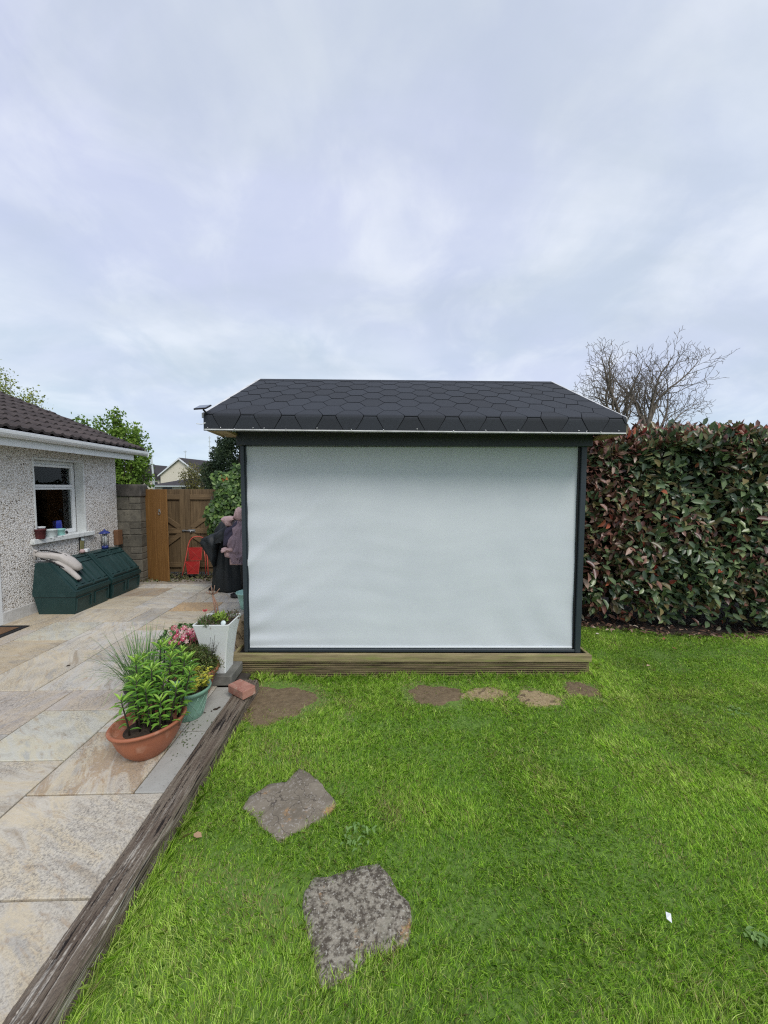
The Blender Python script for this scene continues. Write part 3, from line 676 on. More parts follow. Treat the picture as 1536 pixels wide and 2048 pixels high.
# ------------------------------------------------------------------ GARDEN SHED
def make_shed():
    t = thing('garden_shed', 'dark grey timber garden bar with hexagonal shingle roof and pale roll-down screen across its front', 'shed', (0, 3.30, 0))
    Y0 = 3.30
    def bx(name, a, b, m, ch=.003, M_=None, **k): g = MB(); g.box((a[0], a[1]-Y0, a[2]), (b[0], b[1]-Y0, b[2]), ch, M_); return g.build(name, m, t, **k)
    # plinth: top rail, grooved board, side rails, end posts
    rail = MB(); rail.box((-1.335, 3.278-Y0, .130), (1.822, 3.322-Y0, .193), .003); rail.build('plinth_rail', M['deck_top'], t)
    g = MB(); prof = [(3.326-Y0, -.035), (3.326-Y0, .122)]
    for k in range(8):
        z1 = .122-k*.0192; prof += [(3.298-Y0, z1-.001), (3.288-Y0, z1-.003), (3.288-Y0, z1-.0095), (3.298-Y0, z1-.0115), (3.316-Y0, z1-.0125), (3.316-Y0, z1-.0188)]
    prof.append((3.299-Y0, -.035)); g.ext(prof, -1.305, 1.79); g.build('grooved_board', M['deck'], t)
    for s, x in ((1, -1.333), (-1, 1.796)):
        bx('plinth_side', (x, 3.324, .130) if s > 0 else (x, 3.324, .130), (x+.026, 5.45, .192), M['deck_top'])
        bx('plinth_post', (x+(.002 if s > 0 else -.004), 3.305, -.05), (x+(.026 if s > 0 else .02), 3.40, .128), M['deck'])
        bx('plinth_side_board', (x+.004, 3.402, -.03), (x+.024, 5.43, .127), M['deck'])
    bx('floor', (-1.30, 3.334, .02), (1.79, 5.42, .17), M['blackplastic'], 0)
    # frame
    Z0 = .1935
    bx('post', (-1.238, 3.330, Z0), (-1.206, 3.41, 2.008), M['anthracite'], .003); bx('post', (1.700, 3.330, Z0), (1.747, 3.41, 2.008), M['anthracite'], .003)
    bx('bottom_rail', (-1.205, 3.335, Z0), (1.699, 3.40, Z0+.024), M['anthracite'], .003)
    g = MB(); g.box((-1.262, 3.298-Y0, 2.010), (1.772, 3.42-Y0, 2.129), .004); g.build('header', M['anthracite'], t, rot=(0, .0022, 0))
    bx('screen_guide', (-1.2045, 3.352, Z0+.025), (-1.196, 3.385, 2.006), M['anthracite'], 0); bx('screen_guide', (1.688, 3.352, Z0+.025), (1.6985, 3.385, 2.006), M['blackplastic'], 0)
    # roll-down screen, a thin sheet with soft creases
    nx, nz = 150, 100; V = []
    x0, x1, z0, z1 = -1.1995, 1.6865, Z0+.045, 2.008
    xs = np.linspace(x0, x1, nx+1); zs = np.linspace(z0, z1, nz+1); X, Z = np.meshgrid(xs, zs)
    a = (X-x0)/(x1-x0); b = (Z-z0)/(z1-z0)
    tm = lambda v, c, w: np.exp(-((v-c)/w)**2)
    D = .0012*np.sin((X*1.1+Z*1.9)*5.2)*np.exp(-a*2.2)
    D += .011*tm(X*.62-Z*.78, -1.52, .05)*np.exp(-a*6.5)+.010*tm(X*.62-Z*.78, -1.20, .07)*np.exp(-a*7)+.008*tm(X*.55-Z*.83, -.98, .05)*np.exp(-a*6)
    D += .0004*np.sin(Z*34+3.5*np.sin(X*3))*tm(a, .42, .3)*tm(b, .35, .3)+.00025*np.sin(Z*61+4*np.sin(X*4))*np.exp(-a*1.2)+.0006*snoise(X, Z*5, 4., 19)
    D += .0048*np.sin((X*.8+Z*.6)*17+1.2*np.sin(X*5))*np.exp(-(b*3.4))*np.exp(-((1-a)*3.0))
    D += .010*tm(b, .03, .018)*np.exp(-a*9)-.006*tm(b, .075, .03)*np.exp(-a*7)
    D += .0050*np.sin(Z*26+.6+2*np.sin(Z*3))*np.exp(-a*16)+.0016*np.sin(X*1.5+Z*5.5+.8*np.sin(X*2))+.004*snoise(X, Z, 1.3, 12)
    V = np.stack([X, 3.366-Y0-D, Z], -1).reshape(-1, 3); w = nx+1
    q = np.array([(j*w+i, j*w+i+1, (j+1)*w+i+1, (j+1)*w+i) for j in range(nz) for i in range(nx)])
    V2 = V.copy(); V2[:, 1] += .002
    VV = np.concatenate([V, V2]); qq = np.concatenate([q, q[:, ::-1]+len(V)])
    sc = put('roll_down_screen', np_mesh('roll_down_screen', VV, qq, M['fabric'], smooth=True), t)
    h = MB(); h.box((x0, 3.356-Y0, Z0+.027), (x1, 3.372-Y0, Z0+.0445), .003); h.build('hem_bar', M['fabric_hem'], sc)
    # walls behind
    for nm, a_, b_ in (('side_wall', (-1.236, 3.412, .194), (-1.206, 5.35, 2.10)), ('side_wall', (1.715, 3.412, .194), (1.745, 5.35, 2.10)), ('back_wall', (-1.205, 5.32, .194), (1.714, 5.35, 2.10))):
        bx(nm, a_, b_, M['anthracite'], 0)
    for x in (-1.240, 1.718):
        g = MB(); g.ext([(3.44-Y0, 2.101), (5.33-Y0, 2.101), (4.40-Y0, 2.76)], x, x+.026); g.build('gable_wall', M['anthracite'], t)
    # roof
    rf = bpy.data.objects.new('roof', None)  # placeholder replaced below
    TX = .0075   # the roof sags a little to the right
    ye, yr, ze, zr = 3.03, 4.42, 2.212, 2.858
    sl = math.hypot(yr-ye, zr-ze); ang = math.atan2(zr-ze, yr-ye)
    xl, xr = -1.415, 1.862; xm = .2
    Mt = Matrix.Translation((xm, 0, 0)) @ Matrix.Rotation(TX, 4, 'Y') @ Matrix.Translation((-xm, -Y0, 0))
    decks = MB()
    c, s_ = math.cos(ang), math.sin(ang)
    th = .045
    # roof boarding solid (front and back slope, folded fascia)
    prof = [(ye-.004, ze-.004), (yr, zr-.006), (2*yr-ye, ze-.004), (2*yr-ye, ze-.11), (2*yr-ye-.02, ze-.11), (2*yr-ye-.03, ze-.05), (yr, zr-.06), (ye+.03, ze-.05), (ye+.02, ze-.118), (ye-.004, ze-.118)]
    decks.ext(prof, xl+.004, xr-.004)
    decks.v = [tuple(Mt @ Vector(p)) for p in decks.v]
    roof = decks.build('roof', M['felt'], t)
    # hexagonal shingles on the front slope, one object each, and the fold-down course on the eave
    Wp, a_flat, hh = .3175, .100, .143
    wid = Wp-a_flat
    def hexpoly(cx, s0, g=.0030):
        # visible hexagon: half-height hh, in slope coordinates (x, s)
        return [(cx-a_flat/2+g*.3, s0+g), (cx+a_flat/2-g*.3, s0+g), (cx+wid/2-g, s0+hh), (cx+a_flat/2-g*.3, s0+2*hh-g), (cx-a_flat/2+g*.3, s0+2*hh-g), (cx-wid/2+g, s0+hh)]
    def clip(poly, f):  # keep f(p)>=0, f linear
        out = []
        for i in range(len(poly)):
            p, q = poly[i], poly[(i+1) % len(poly)]; a, b = f(p), f(q)
            if a >= 0: out.append(p)
            if a*b < 0: k = a/(a-b); out.append((p[0]+(q[0]-p[0])*k, p[1]+(q[1]-p[1])*k))
        return out
    def P(x, s, hgt):  # slope coords to local
        if s >= 0: return Mt @ Vector((x, ye+s*c-hgt*s_, ze+s*s_+hgt*c))
        # rounded fold over the eave then vertical
        r = .022; L1 = r*1.2
        if -s < L1:
            k = -s/L1; phi = ang+k*(PI/2-ang); return Mt @ Vector((x, ye-r*(math.sin(phi)-math.sin(ang))-hgt*math.sin(phi), ze-r*(math.cos(ang)-math.cos(phi))*1.0-.5*k*r+hgt*math.cos(phi)))
        base = ye-r*(1-math.sin(ang)); zb = ze-r*math.cos(ang)-.5*r
        return Mt @ Vector((x, base-hgt, zb-(-s-L1)))
    rs = random.Random(2); n = 0
    for row in range(-2, 12):
        for k in range(-1, 13):
            cx = xl+.02+k*Wp+(Wp/2 if row % 2 else 0); s0 = row*hh-.012
            if row == -2: cx += 0; s0 = -.012; poly = [(cx-.119, -.1275), (cx+.119, -.1275), (cx+.0475, s0-.0005), (cx-.0475, s0-.0005)]
            elif row == -1: poly = [(cx-a_flat/2, s0+2*hh-.004), (cx-wid/2+.004, s0+hh), (cx-.037, -.128), (cx+.037, -.128), (cx+wid/2-.004, s0+hh), (cx+a_flat/2, s0+2*hh-.004)][::-1]
            else: poly = hexpoly(cx, s0)
            poly = clip(poly, lambda p: p[0]-xl); poly = clip(poly, lambda p: xr-p[0]) if len(poly) > 2 else poly
            poly = clip(poly, lambda p: sl-p[1]) if len(poly) > 2 else poly
            if len(poly) < 3: continue
            ar = abs(sum(poly[i][0]*poly[(i+1) % len(poly)][1]-poly[(i+1) % len(poly)][0]*poly[i][1] for i in range(len(poly))))/2
            if ar < .0015: continue
            g = MB()
            if row <= 0:   # bend over the eave: slice into strips
                smin = min(p[1] for p in poly); smax = max(p[1] for p in poly)
                cuts = [smin]+[q for q in (-.10, -.03, -.02, -.012, -.005, .004, .02, .06, .12) if smin < q < smax]+[smax]
                for i in range(len(cuts)-1):
                    st = clip(clip(poly, lambda p: p[1]-cuts[i]), lambda p: cuts[i+1]-p[1])
                    if len(st) < 3: continue
                    m_ = len(st); top = [P(x, s, .0055 if row > -2 else .0025) for x, s in st]
                    g.add(top, [tuple(range(m_))], True)
                    for j in range(m_):
                        q = (j+1) % m_
                        if abs(st[j][1]-st[q][1]) < 1e-6 and smin+1e-5 < st[j][1] < smax-1e-5: continue
                        g.add([top[j], top[q], P(*st[q], -.003), P(*st[j], -.003)], [(0, 1, 2, 3)])
            else:
                m_ = len(poly); lift = lambda s: .0060-.0035*(s-s0)/(2*hh)+rs.uniform(0, .0003)
                top = [P(x, s, lift(s)) for x, s in poly]; bot = [P(x, s, -.003) for x, s in poly]
                g.add(top+bot, [tuple(range(m_))]+[(j, (j+1) % m_, m_+(j+1) % m_, m_+j) for j in range(m_)])
            me = g.mesh('shingle', M['shingle'])
            put('shingle', me, roof); n += 1
    print('shingles', n)
    # ridge: a few overlapping caps
    for k in range(12):
        xa = xl+k*(xr-xl)/12; xb = xa+(xr-xl)/12-.004
        g = MB(); g.ext([(yr-.075, zr-.028), (yr-.004, zr+.006), (yr+.004, zr+.006), (yr+.075, zr-.028), (yr, zr-.012)], xa, xb); g.v = [tuple(Mt @ Vector(p)) for p in g.v]
        g.build('ridge_cap', M['shingle'], roof)
    g = MB(); yb = 2*yr-ye
    g.ext([(yr+.06, zr-.022), (yb+.01, ze+.002), (yb+.01, ze-.004), (yr+.06, zr-.028)], xl, xr); g.v = [tuple(Mt @ Vector(p)) for p in g.v]; g.build('back_shingles', M['shingle'], roof)
    # pale timber edge under the fascia, soffit boards
    g = MB(); g.box((xl+.006, ye-.020, ze-.129), (xr-.002, ye+.024, ze-.1185), .002); g.v = [tuple(Mt @ Vector(p)) for p in g.v]; g.build('eave_edge', M['edge_white'], t)
    g = MB()
    g.ext([(ye+.0245, ze-.1285), (ye+.30, ze-.080), (ye+.30, ze-.060), (ye+.0245, ze-.112)], -1.262, 1.772); g.v = [tuple(Mt @ Vector(p)) for p in g.v]; g.build('soffit', M['soffit'], t)
    for xa_, xb_ in ((xl+.034, -1.2622), (1.7722, xr-.036)):
        g = MB(); g.ext([(ye+.0245, ze-.1285), (ye+.35, ze-.136), (ye+.35, ze-.110), (ye+.0245, ze-.112)], xa_, xb_); g.v = [tuple(Mt @ Vector(p)) for p in g.v]; g.build('soffit', M['soffit'], t)
    for x in (xl+.008, xr-.034):  # barge boards under the verge
        g = MB(); g.ext([(ye+.027, ze-.115), (yr, zr-.075), (yb-.03, ze-.115), (yb-.03, ze-.15), (yr, zr-.16), (ye+.30, ze-.140), (ye+.027, ze-.130)], x, x+.026); g.v = [tuple(Mt @ Vector(p)) for p in g.v]; g.build('barge_board', M['soffit'], t)
    # light metal verge trims
    for x, w_ in ((xl-.020, .022), (xr-.003, .016)):
        g = MB(); g.ext([(ye-.0, ze+.004), (yr, zr+.008), (yr, zr-.03), (ye, ze-.034)], x, x+w_); g.v = [tuple(Mt @ Vector(p)) for p in g.v]; g.build('verge_trim', M['edge_white'], t)
    # screw heads along the fold
    zb = ze-.118; xs_ = [-1.38, -1.28, -1.175, -1.03, -.945, -.775, -.535, -.27, -.02, .24, .52, .77, 1.02, 1.28, 1.49, 1.55, 1.66, 1.80]
    for i, x in enumerate(xs_):
        g = MB(); p = Mt @ Vector((x, ye-.0205, zb+.006+.006*math.sin(i*2.3))); g.lathe([(.0042, 0), (.0042, .003), (.002, .005)], 8); o = g.build('screw', M['steel'], roof, loc=p, rot=(PI/2, 0, 0))
    return t, Mt
shed, _ = make_shed()
# solar lamp clipped on the corner
t = thing('solar_light', 'small black solar panel clipped to the front left corner of the shed roof', 'solar panel', (-1.395, 2.985, 2.262))
g = MB(); Mx = Matrix.Rotation(R(24), 4, 'X') @ Matrix.Rotation(R(-4), 4, 'Y'); g.box((-.048, -.04, -.007), (.048, .07, .004), .002, Mx); g.build('frame', M['blackplastic'], t)
g = MB(); g.box((-.043, -.035, .0042), (.043, .064, .0055), 0, Mx); g.build('panel', M['solar'], t)
g = MB(); g.tube([(.0, .02, -.01), (.015, .03, -.03), (.005, .04, -.06)], .008, 6); g.build('bracket', M['blackplastic'], t)
g = MB(); g.tube([(-.035, -.02, -.125), (-.012, .012, -.124), (.03, -.012, -.118)], .0035, 5); tag(g.build('cable_tie', M['upvc'], t))

# ------------------------------------------------------------------ HOUSE
UW = -4.29
def make_house():
    t = thing('house', 'white pebble-dashed bungalow with brown tiled roof and white gutter at the left', 'house', (UW, 0, 0), house=True)
    # local: x = u-UW, y = v
    def bx(nm, a, b, m, ch=0, parent=t): g = MB(); g.box(a, b, ch); return g.build(nm, m, parent)
    w0, w1, z0, z1 = 4.99, 5.855, 1.005, 2.03   # window opening
    g = MB()
    g.box((-.30, 4.49, .20), (0, w0, 2.30)); g.box((-.30, w0, .20), (0, w1, z0-.05)); g.box((-.30, w0, z1), (0, w1, 2.30)); g.box((-.30, w1, .20), (0, 6.56, 2.30))
    g.box((-5.2, 6.26, .20), (-.301, 6.56, 2.30))
    g.box((-.30, -.6, .20), (0, 3.45, 2.30)); g.box((-.30, 3.4501, 2.1), (0, 4.4899, 2.30))
    g.build('wall', M['dash'], t)
    g = MB(); g.box((-.30, 4.49, 0), (.012, 6.572, .199), .004); g.box((-5.2, 6.27, 0), (-.301, 6.572, .199)); g.box((-.3, -.6, 0), (.012, 3.45, .199)); g.build('plinth', M['plinth'], t)
    # smooth painted band round the window and its reveals
    g = MB(); b = .022
    for a_, b_ in (((-.12, w0-.001, z0-.05), (.006, w0+b, z1)), ((-.12, w1-b, z0-.05), (.006, w1+.001, z1)), ((-.12, w0+b, z1-.02), (.006, w1-b, z1+.001))): g.box(a_, b_, .002)
    g.build('window_reveal', M['whitepaint'], t)
    g = MB(); g.box((-.125, 4.905, z0-.075), (.048, 5.965, z0-.012), .006); g.build('window_sill', M['sill'], t)
    # window frame
    X = -.125; wf = MB(); a0, a1, b0, b1 = w0+b, w1-b, z0-.012, z1-.02
    zt = 1.655; f = .055
    wf.box((X-.06, a0, b0), (X, a0+f, b1), .004); wf.box((X-.06, a1-f, b0), (X, a1, b1), .004)
    wf.box((X-.06, a0+f, b0), (X, a1-f, b0+.06), .004); wf.box((X-.06, a0+f, b1-.05), (X, a1-f, b1), .004); wf.box((X-.055, a0+f, zt-.035), (X+.004, a1-f, zt-.004), .003)
    wo = wf.build('window', M['upvc'], t)
    g = MB()
    g.box((X-.02, a0+f, zt), (X+.012, a1-f+.02, zt+.032), .003); g.box((X-.02, a0+f, b1-.085), (X+.012, a1-f+.02, b1-.052), .003); g.box((X-.02, a1-f-.012, zt+.033), (X+.012, a1-f+.02, b1-.086), .003)
    g.build('opening_sash', M['upvc'], wo)
    g = MB(); g.box((X-.035, a0+f-.002, zt+.032), (X-.027, a1-f-.012, b1-.085)); g.build('pane', M['glass'], wo)
    g = MB(); g.box((X-.035, a0+f-.002, b0+.06), (X-.027, a1-f+.002, zt-.036)); g.build('pane', M['glass'], wo)
    # room behind
    g = MB(); g.box((-2.6, 4.2, .2), (-2.5, 6.25, 2.3)); g.box((-2.5, 4.2, .15), (-.31, 6.25, .2)); g.box((-2.5, 4.1, .2), (-.31, 4.2, 2.3)); g.box((-2.5, 4.2, 2.3), (-.31, 6.25, 2.34)); g.build('room', M['dark_room'], t)
    g = MB(); n = 26
    for k in range(n): pass
    vs = []; fs = []
    for k in range(n+1):
        y = 5.86+.16*k/n; x = -.34+.022*math.sin(k*1.5)
        vs += [(x, y, 1.0), (x, y, 2.05)]
    for k in range(n): fs.append((2*k, 2*k+2, 2*k+3, 2*k+1))
    g.add(vs, fs, True); g.build('curtain', M['curtain'], t)
    g = MB(); g.box((-.50, 4.9, z0+.02), (-.301, 5.9, z0+.045)); g.build('inner_sill', M['upvc'], t)
    # door frame at the left edge
    g = MB(); g.box((-.06, 4.405, PZ), (.014, 4.489, 2.1), .004); g.box((-.06, 3.451, PZ), (.014, 3.53, 2.1), .004); g.box((-.06, 3.53, 2.02), (.014, 4.405, 2.098), .004); g.build('door_frame', M['upvc'], t)
    g = MB(); g.box((-.08, 3.532, PZ+.02), (-.03, 4.403, 2.018), .004); g.build('door', M['upvc'], t)
    # soffit, fascia, gutter
    g = MB(); g.box((.001, -.6, 2.135), (.262, 6.60, 2.150)); g.build('soffit', M['upvc'], t)
    g = MB(); g.box((.263, -.6, 2.105), (.285, 6.605, 2.245), .003); g.box((.262, 4.786, 2.104), (.2862, 4.790, 2.246)); g.build('fascia_board', M['upvc'], t)
    g = MB(); prof = []
    for k in range(9):
        w = PI*k/8; prof.append((.345-.056*math.cos(w), 2.252-.062*math.sin(w)))
    prof += [(.401, 2.262), (.394, 2.262)]+[(.345+.049*math.cos(PI*k/8), 2.254-.055*math.sin(PI*k/8)) for k in range(9)]
    g.ext(prof, -.6, 6.83, 'y'); g.box((.290, 6.830, 2.19), (.401, 6.838, 2.262)); g.build('gutter', M['upvc'], t)
    g = MB(); g.tube([(.397, -.6, 2.262), (.397, 6.83, 2.262)], .006, 5); g.build('gutter_lip', M['upvc'], t)
    # roof of separate tiles: slope rises away from the eave
    ang = math.atan(.40); ca, sa = math.cos(ang), math.sin(ang)
    x_e, z_e = .36, 2.283; v_end = 6.80
    g = MB(); L_ = 3.0
    g.ext([(x_e-.05, z_e-.03), (x_e-.05-L_*ca, z_e-.03+L_*sa), (x_e-.05-L_*ca, z_e-.08+L_*sa), (x_e-.05, z_e-.08)], -.6, v_end-.03, 'y'); g.build('roof', M['felt'], t)
    roof = [o for o in t.children if o.name.startswith('roof')][-1]
    # tile mesh: local x down the slope (0 = lower edge, going up +), y along eave
    tw, tl = .300, .42; exp_ = .300; n = 14; vs = []; fs = []
    def prof_h(y):  # two rolls per tile
        ph = (y/tw*2) % 1.0; return .024*max(0, math.sin(PI*min(ph/.46, 1)))**.8 if ph < .46 else 0
    for j, (l, zz) in enumerate(((0, -.022), (0, 0), (.03, .002), (tl, 0))):
        for i in range(n+1):
            y = tw*i/n*.985; hgt = prof_h(y)+zz if j else zz+prof_h(y)*.6
            if j == 0: hgt = prof_h(y)*.9-.030
            vs.append((-l*ca-hgt*sa*-1*-1 if False else -l*ca+hgt*sa, y, l*sa+hgt*ca))
    for j in range(3):
        for i in range(n): fs.append((j*(n+1)+i, j*(n+1)+i+1, (j+1)*(n+1)+i+1, (j+1)*(n+1)+i))
    g = MB(); g.add(vs, fs); tile_me = g.mesh('roof_tile', M['tile'])
    rs = random.Random(9)
    rows = 9
    for r_ in range(rows):
        l = r_*exp_; ox, oz = x_e-l*ca, z_e+l*sa
        for k in range(13):
            y = v_end-.30*(k+1)
            # lift the lower edge of each tile over the row below
            put('roof_tile', tile_me, roof, loc=(ox, y, oz+.034), rot=(rs.uniform(-.003, .003), -.070+rs.uniform(-.004, .004), rs.uniform(-.004, .004)))
    # the rest of the roof, outside the frame on the left, joined
    g = MB()
    for r_ in range(rows):
        l = r_*exp_; ox, oz = x_e-l*ca, z_e+l*sa
        for k in range(13, 24):
            y = v_end-.30*(k+1); g.add([(ox+p[0]-p[2]*.07, y+p[1], oz+.034+p[2]+p[0]*.07) for p in vs], fs)
    g.build('tile_field', M['tile'], roof, kind='stuff')
    # verge: mortar bed and cloak
    g = MB(); g.ext([(x_e+.01, z_e-.035), (x_e+.01, z_e+.012), (x_e-L_*ca, z_e+.012+L_*sa), (x_e-L_*ca, z_e-.035+L_*sa)], v_end-.004, v_end+.018, 'y'); g.build('verge_mortar', M['mortar_pale'], roof)
    g = MB(); g.ext([(x_e+.02-L_*ca, z_e-.06+L_*sa), (x_e+.02-L_*ca, z_e+.0+L_*sa), (x_e-2.4-L_*ca, z_e-1.0+L_*sa), (x_e-2.4-L_*ca, z_e-1.06+L_*sa)], -.6, v_end, 'y'); g.build('back_roof', M['tile'], roof)
    g = MB()
    g.ext([(-.002, 2.301), (x_e-.06-L_*ca, z_e-.09+L_*sa), (-5.2, 2.301)], 6.30, 6.56, 'y'); g.build('gable_wall', M['dash'], t)
make_house()

def stdpot(t, prof, m, name='pot', n=32, **k): g = MB(); g.lathe(prof, n, **k); return g.build(name, m, t)
def pot_profile(rt, rb, h, lip=.012, th=.006, z0=0):
    return [(rb*.98, z0), (rb, z0+.004), (rt*.93, z0+h-.03), (rt*.96, z0+h-.028), (rt+lip*.4, z0+h-.02), (rt+lip*.5, z0+h-.006), (rt+lip*.3, z0+h), (rt-th, z0+h), (rt-th*1.6, z0+h-.03)]
# doormat
t = thing('doormat', 'black rubber doormat with brown coir centre in front of the house door', 'doormat', (-4.10, 4.05, PZ), house=True)
g = MB(); g.box((-.18, -.55, .001), (.165, .385, .012), .003); g.build('rubber_border', M['rubber'], t)
g = MB(); g.box((-.13, -.49, .0125), (.105, .315, .018), .002); g.build('coir', M['coir'], t)
# watering can on the inner sill
t = thing('watering_can', 'blue plastic watering can standing inside the house window', 'watering can', (-4.50, 5.55, 1.052), house=True)
g = MB(); g.lathe([(.075, 0), (.08, .01), (.078, .08), (.072, .13), (.066, .132), (.066, .12)], 24); g.build('body', M['bluepl'], t)
g = MB(); g.tube([(0, .062, .02), (0, .12, .07), (0, .155, .15)], [.020, .013, .010], 10); g.build('spout', M['bluepl'], t)
g = MB(); g.tube([(0, .06, .125), (0, .045, .18), (0, -.01, .205), (0, -.07, .195), (0, -.115, .14), (0, -.115, .09), (0, -.076, .04)], .0085, 8); g.build('handle', M['bluepl'], t)
# pots on the outer sill
zsill = .993+.0005
def sillpot(v, rt, rb, h, m, label, name, u=-4.262, cat='pot'):
    t = thing(name, label, cat, (u, v, zsill), house=True); g = MB()
    g.lathe([(rb, 0), (rb+.001, .003), (rt*.96, h-.018), (rt, h-.017), (rt+.002, h), (rt-.004, h), (rt-.006, h-.05 if h > .06 else h*.4), (rb-.006, .008)], 24); g.build('body', m, t)
    return t
sillpot(5.02, .062, .048, .125, M['maroon'], 'dark maroon plant pot on the left end of the window sill', 'plant_pot', -4.258)
sillpot(5.115, .058, .045, .145, M['upvc'], 'white plastic pot behind the maroon pot on the window sill', 'plant_pot', -4.345)
sillpot(5.235, .064, .055, .100, M['clearpl'], 'frosted clear tub in the middle of the window sill', 'tub', -4.29, 'tub')
sillpot(5.40, .064, .055, .088, M['aquatub'], 'pale aqua tub at the right of the pots on the window sill', 'tub', -4.32, 'tub')
t = thing('glass_jar', 'small clear jar inside the window beside the blue watering can', 'jar', (-4.69, 5.77, 1.052), house=True)
g = MB(); g.lathe([(.03, 0), (.032, .005), (.032, .07), (.024, .085), (.024, .1)], 14); g.build('body', M['clearpl'], t)
t = thing('sunglasses', 'dark sunglasses left on the window sill by the aqua tub', 'sunglasses', (-4.35, 5.53, zsill), house=True)
for s in (-1, 1):
    g = MB(); g.lathe([(.001, 0), (.024, .001), (.024, .004), (.001, .006)], 12); g.build('lens', M['blackplastic'], t, loc=(0, s*.028, .022), rot=(0, PI/2-.3, 0))
g = MB(); g.tube([(-.002, -.05, .03), (-.002, .05, .03)], .003, 5); g.tube([(-.002, -.05, .03), (-.06, -.045, .004)], .003, 5); g.tube([(-.002, .05, .03), (-.06, .045, .004)], .003, 5); g.build('frame', M['blackplastic'], t)

# coal bunkers
def bunker(v0, v1, label, u_off=0):
    t = thing('coal_bunker', label, 'coal bunker', (UW+.05+u_off, (v0+v1)/2, PZ), group='dark green plastic coal bunkers', house=True)
    h = (v1-v0)/2; W_ = .535
    def prism(prof, y0, y1, taper=0):
        n = len(prof); vs = [(a, y0+taper*(.3-b if b < .3 else 0), b) for a, b in prof]+[(a, y1-taper*(.3-b if b < .3 else 0), b) for a, b in prof]
        return vs, [tuple(range(n)), tuple(range(2*n-1, n-1, -1))]+[(k, n+k, n+(k+1) % n, (k+1) % n) for k in range(n)]
    P_ = [(.05, 0), (.505, 0), (W_-.006, .232), (W_, .285), (.525, .287), (.21, .655), (.085, .665), (.07, .66), (.005, .25)]
    g = MB()
    lo = [(.055, 0), (.50, 0), (.503, .06), (.512, .235), (.015, .235), (.02, .15)]
    n = len(lo)
    g.add(*prism([(.055, 0), (.50, 0), (.520, .225), (.012, .225)], -h+.012, h-.012, .05))
    g.add(*prism([(.008, .2255), (W_-.012, .2255), (W_, .235), (W_, .283), (.002, .283)], -h+.004, h-.004))
    g.add(*prism([(.004, .2835), (.524, .2835), (.206, .650), (.075, .655), (.055, .64)], -h+.006, h-.006))
    g.build('body', M['bunker'], t)
    # front recess frames, raised
    g = MB(); fy = [(-h+.03, -.03), (.03, h-.03)]
    for a, b in fy:
        for q in ((a, a+.012, .04, .2), (b-.012, b, .04, .2), (a, b, .188, .2), ):
            x_ = .508
            g.add([(.5035+.0889*q[2], q[0], q[2]), (.5035+.0889*q[2], q[1], q[2]), (.5035+.0889*q[3], q[1], q[3]), (.5035+.0889*q[3], q[0], q[3]),
                   (.516+.0889*q[2], q[0]+.004, q[2]+.003), (.516+.0889*q[2], q[1]-.004, q[2]+.003), (.516+.0889*q[3], q[1]-.004, q[3]-.003), (.516+.0889*q[3], q[0]+.004, q[3]-.003)],
                  [(4, 5, 6, 7), (0, 1, 5, 4), (1, 2, 6, 5), (2, 3, 7, 6), (3, 0, 4, 7)])
    g.build('front_frame', M['bunker'], t)
    # sloping lid with pressed ribs
    A = Vector((.522, 0, .292)); B = Vector((.208, 0, .652)); d = (B-A); Ls = d.length; d.normalize(); nn = Vector((-d.z, 0, d.x))*-1
    if nn.x < 0: nn = -nn
    def F(s, y, k): p = A+d*s+nn*k; return (p.x, y, p.z)
    def slab(g, s0, s1, y0, y1, k0, k1, ch=.006):
        g.add([F(s0, y0, k0), F(s0, y1, k0), F(s1, y1, k0), F(s1, y0, k0), F(s0+ch, y0+ch, k1), F(s0+ch, y1-ch, k1), F(s1-ch, y1-ch, k1), F(s1-ch, y0+ch, k1)],
              [(4, 5, 6, 7), (0, 1, 5, 4), (1, 2, 6, 5), (2, 3, 7, 6), (3, 0, 4, 7)])
    g = MB()
    slab(g, .012, Ls-.005, -h+.045, h-.02, -.002, .016)       # lid
    lid = g.build('lid', M['bunker'], t)
    g = MB()
    # raised panels; the gaps between them read as the recesses
    ymid = .012
    for y0, y1 in ((-h+.055, ymid-.012), (ymid+.012, h-.03)):
        slab(g, .022, .058, y0, y1, .0158, .034)               # bottom bar
        w = y1-y0; st = [0, .16, .30, .58, .72, 1.0]
        for a, b in ((0, .13), (.33, .60), (.80, 1.0)):
            slab(g, .0585, Ls-.115, y0+w*a, y0+w*b, .0158, .032)
        slab(g, Ls-.1145, Ls-.075, y0, y1, .0158, .032)
        slab(g, Ls-.0745, Ls-.035, y0, y0+w*.16, .0158, .032); slab(g, Ls-.0745, Ls-.035, y1-w*.16, y1, .0158, .032); slab(g, Ls-.0345, Ls-.012, y0, y1, .0158, .032)
    g.build('lid_rib', M['bunker'], lid)
    return t
bunker(4.825, 5.470, 'nearer dark green coal bunker, with the pale bag lying on it')
bunker(5.50, 6.185, 'farther dark green coal bunker, by the block wall, with a bird feeder on it')
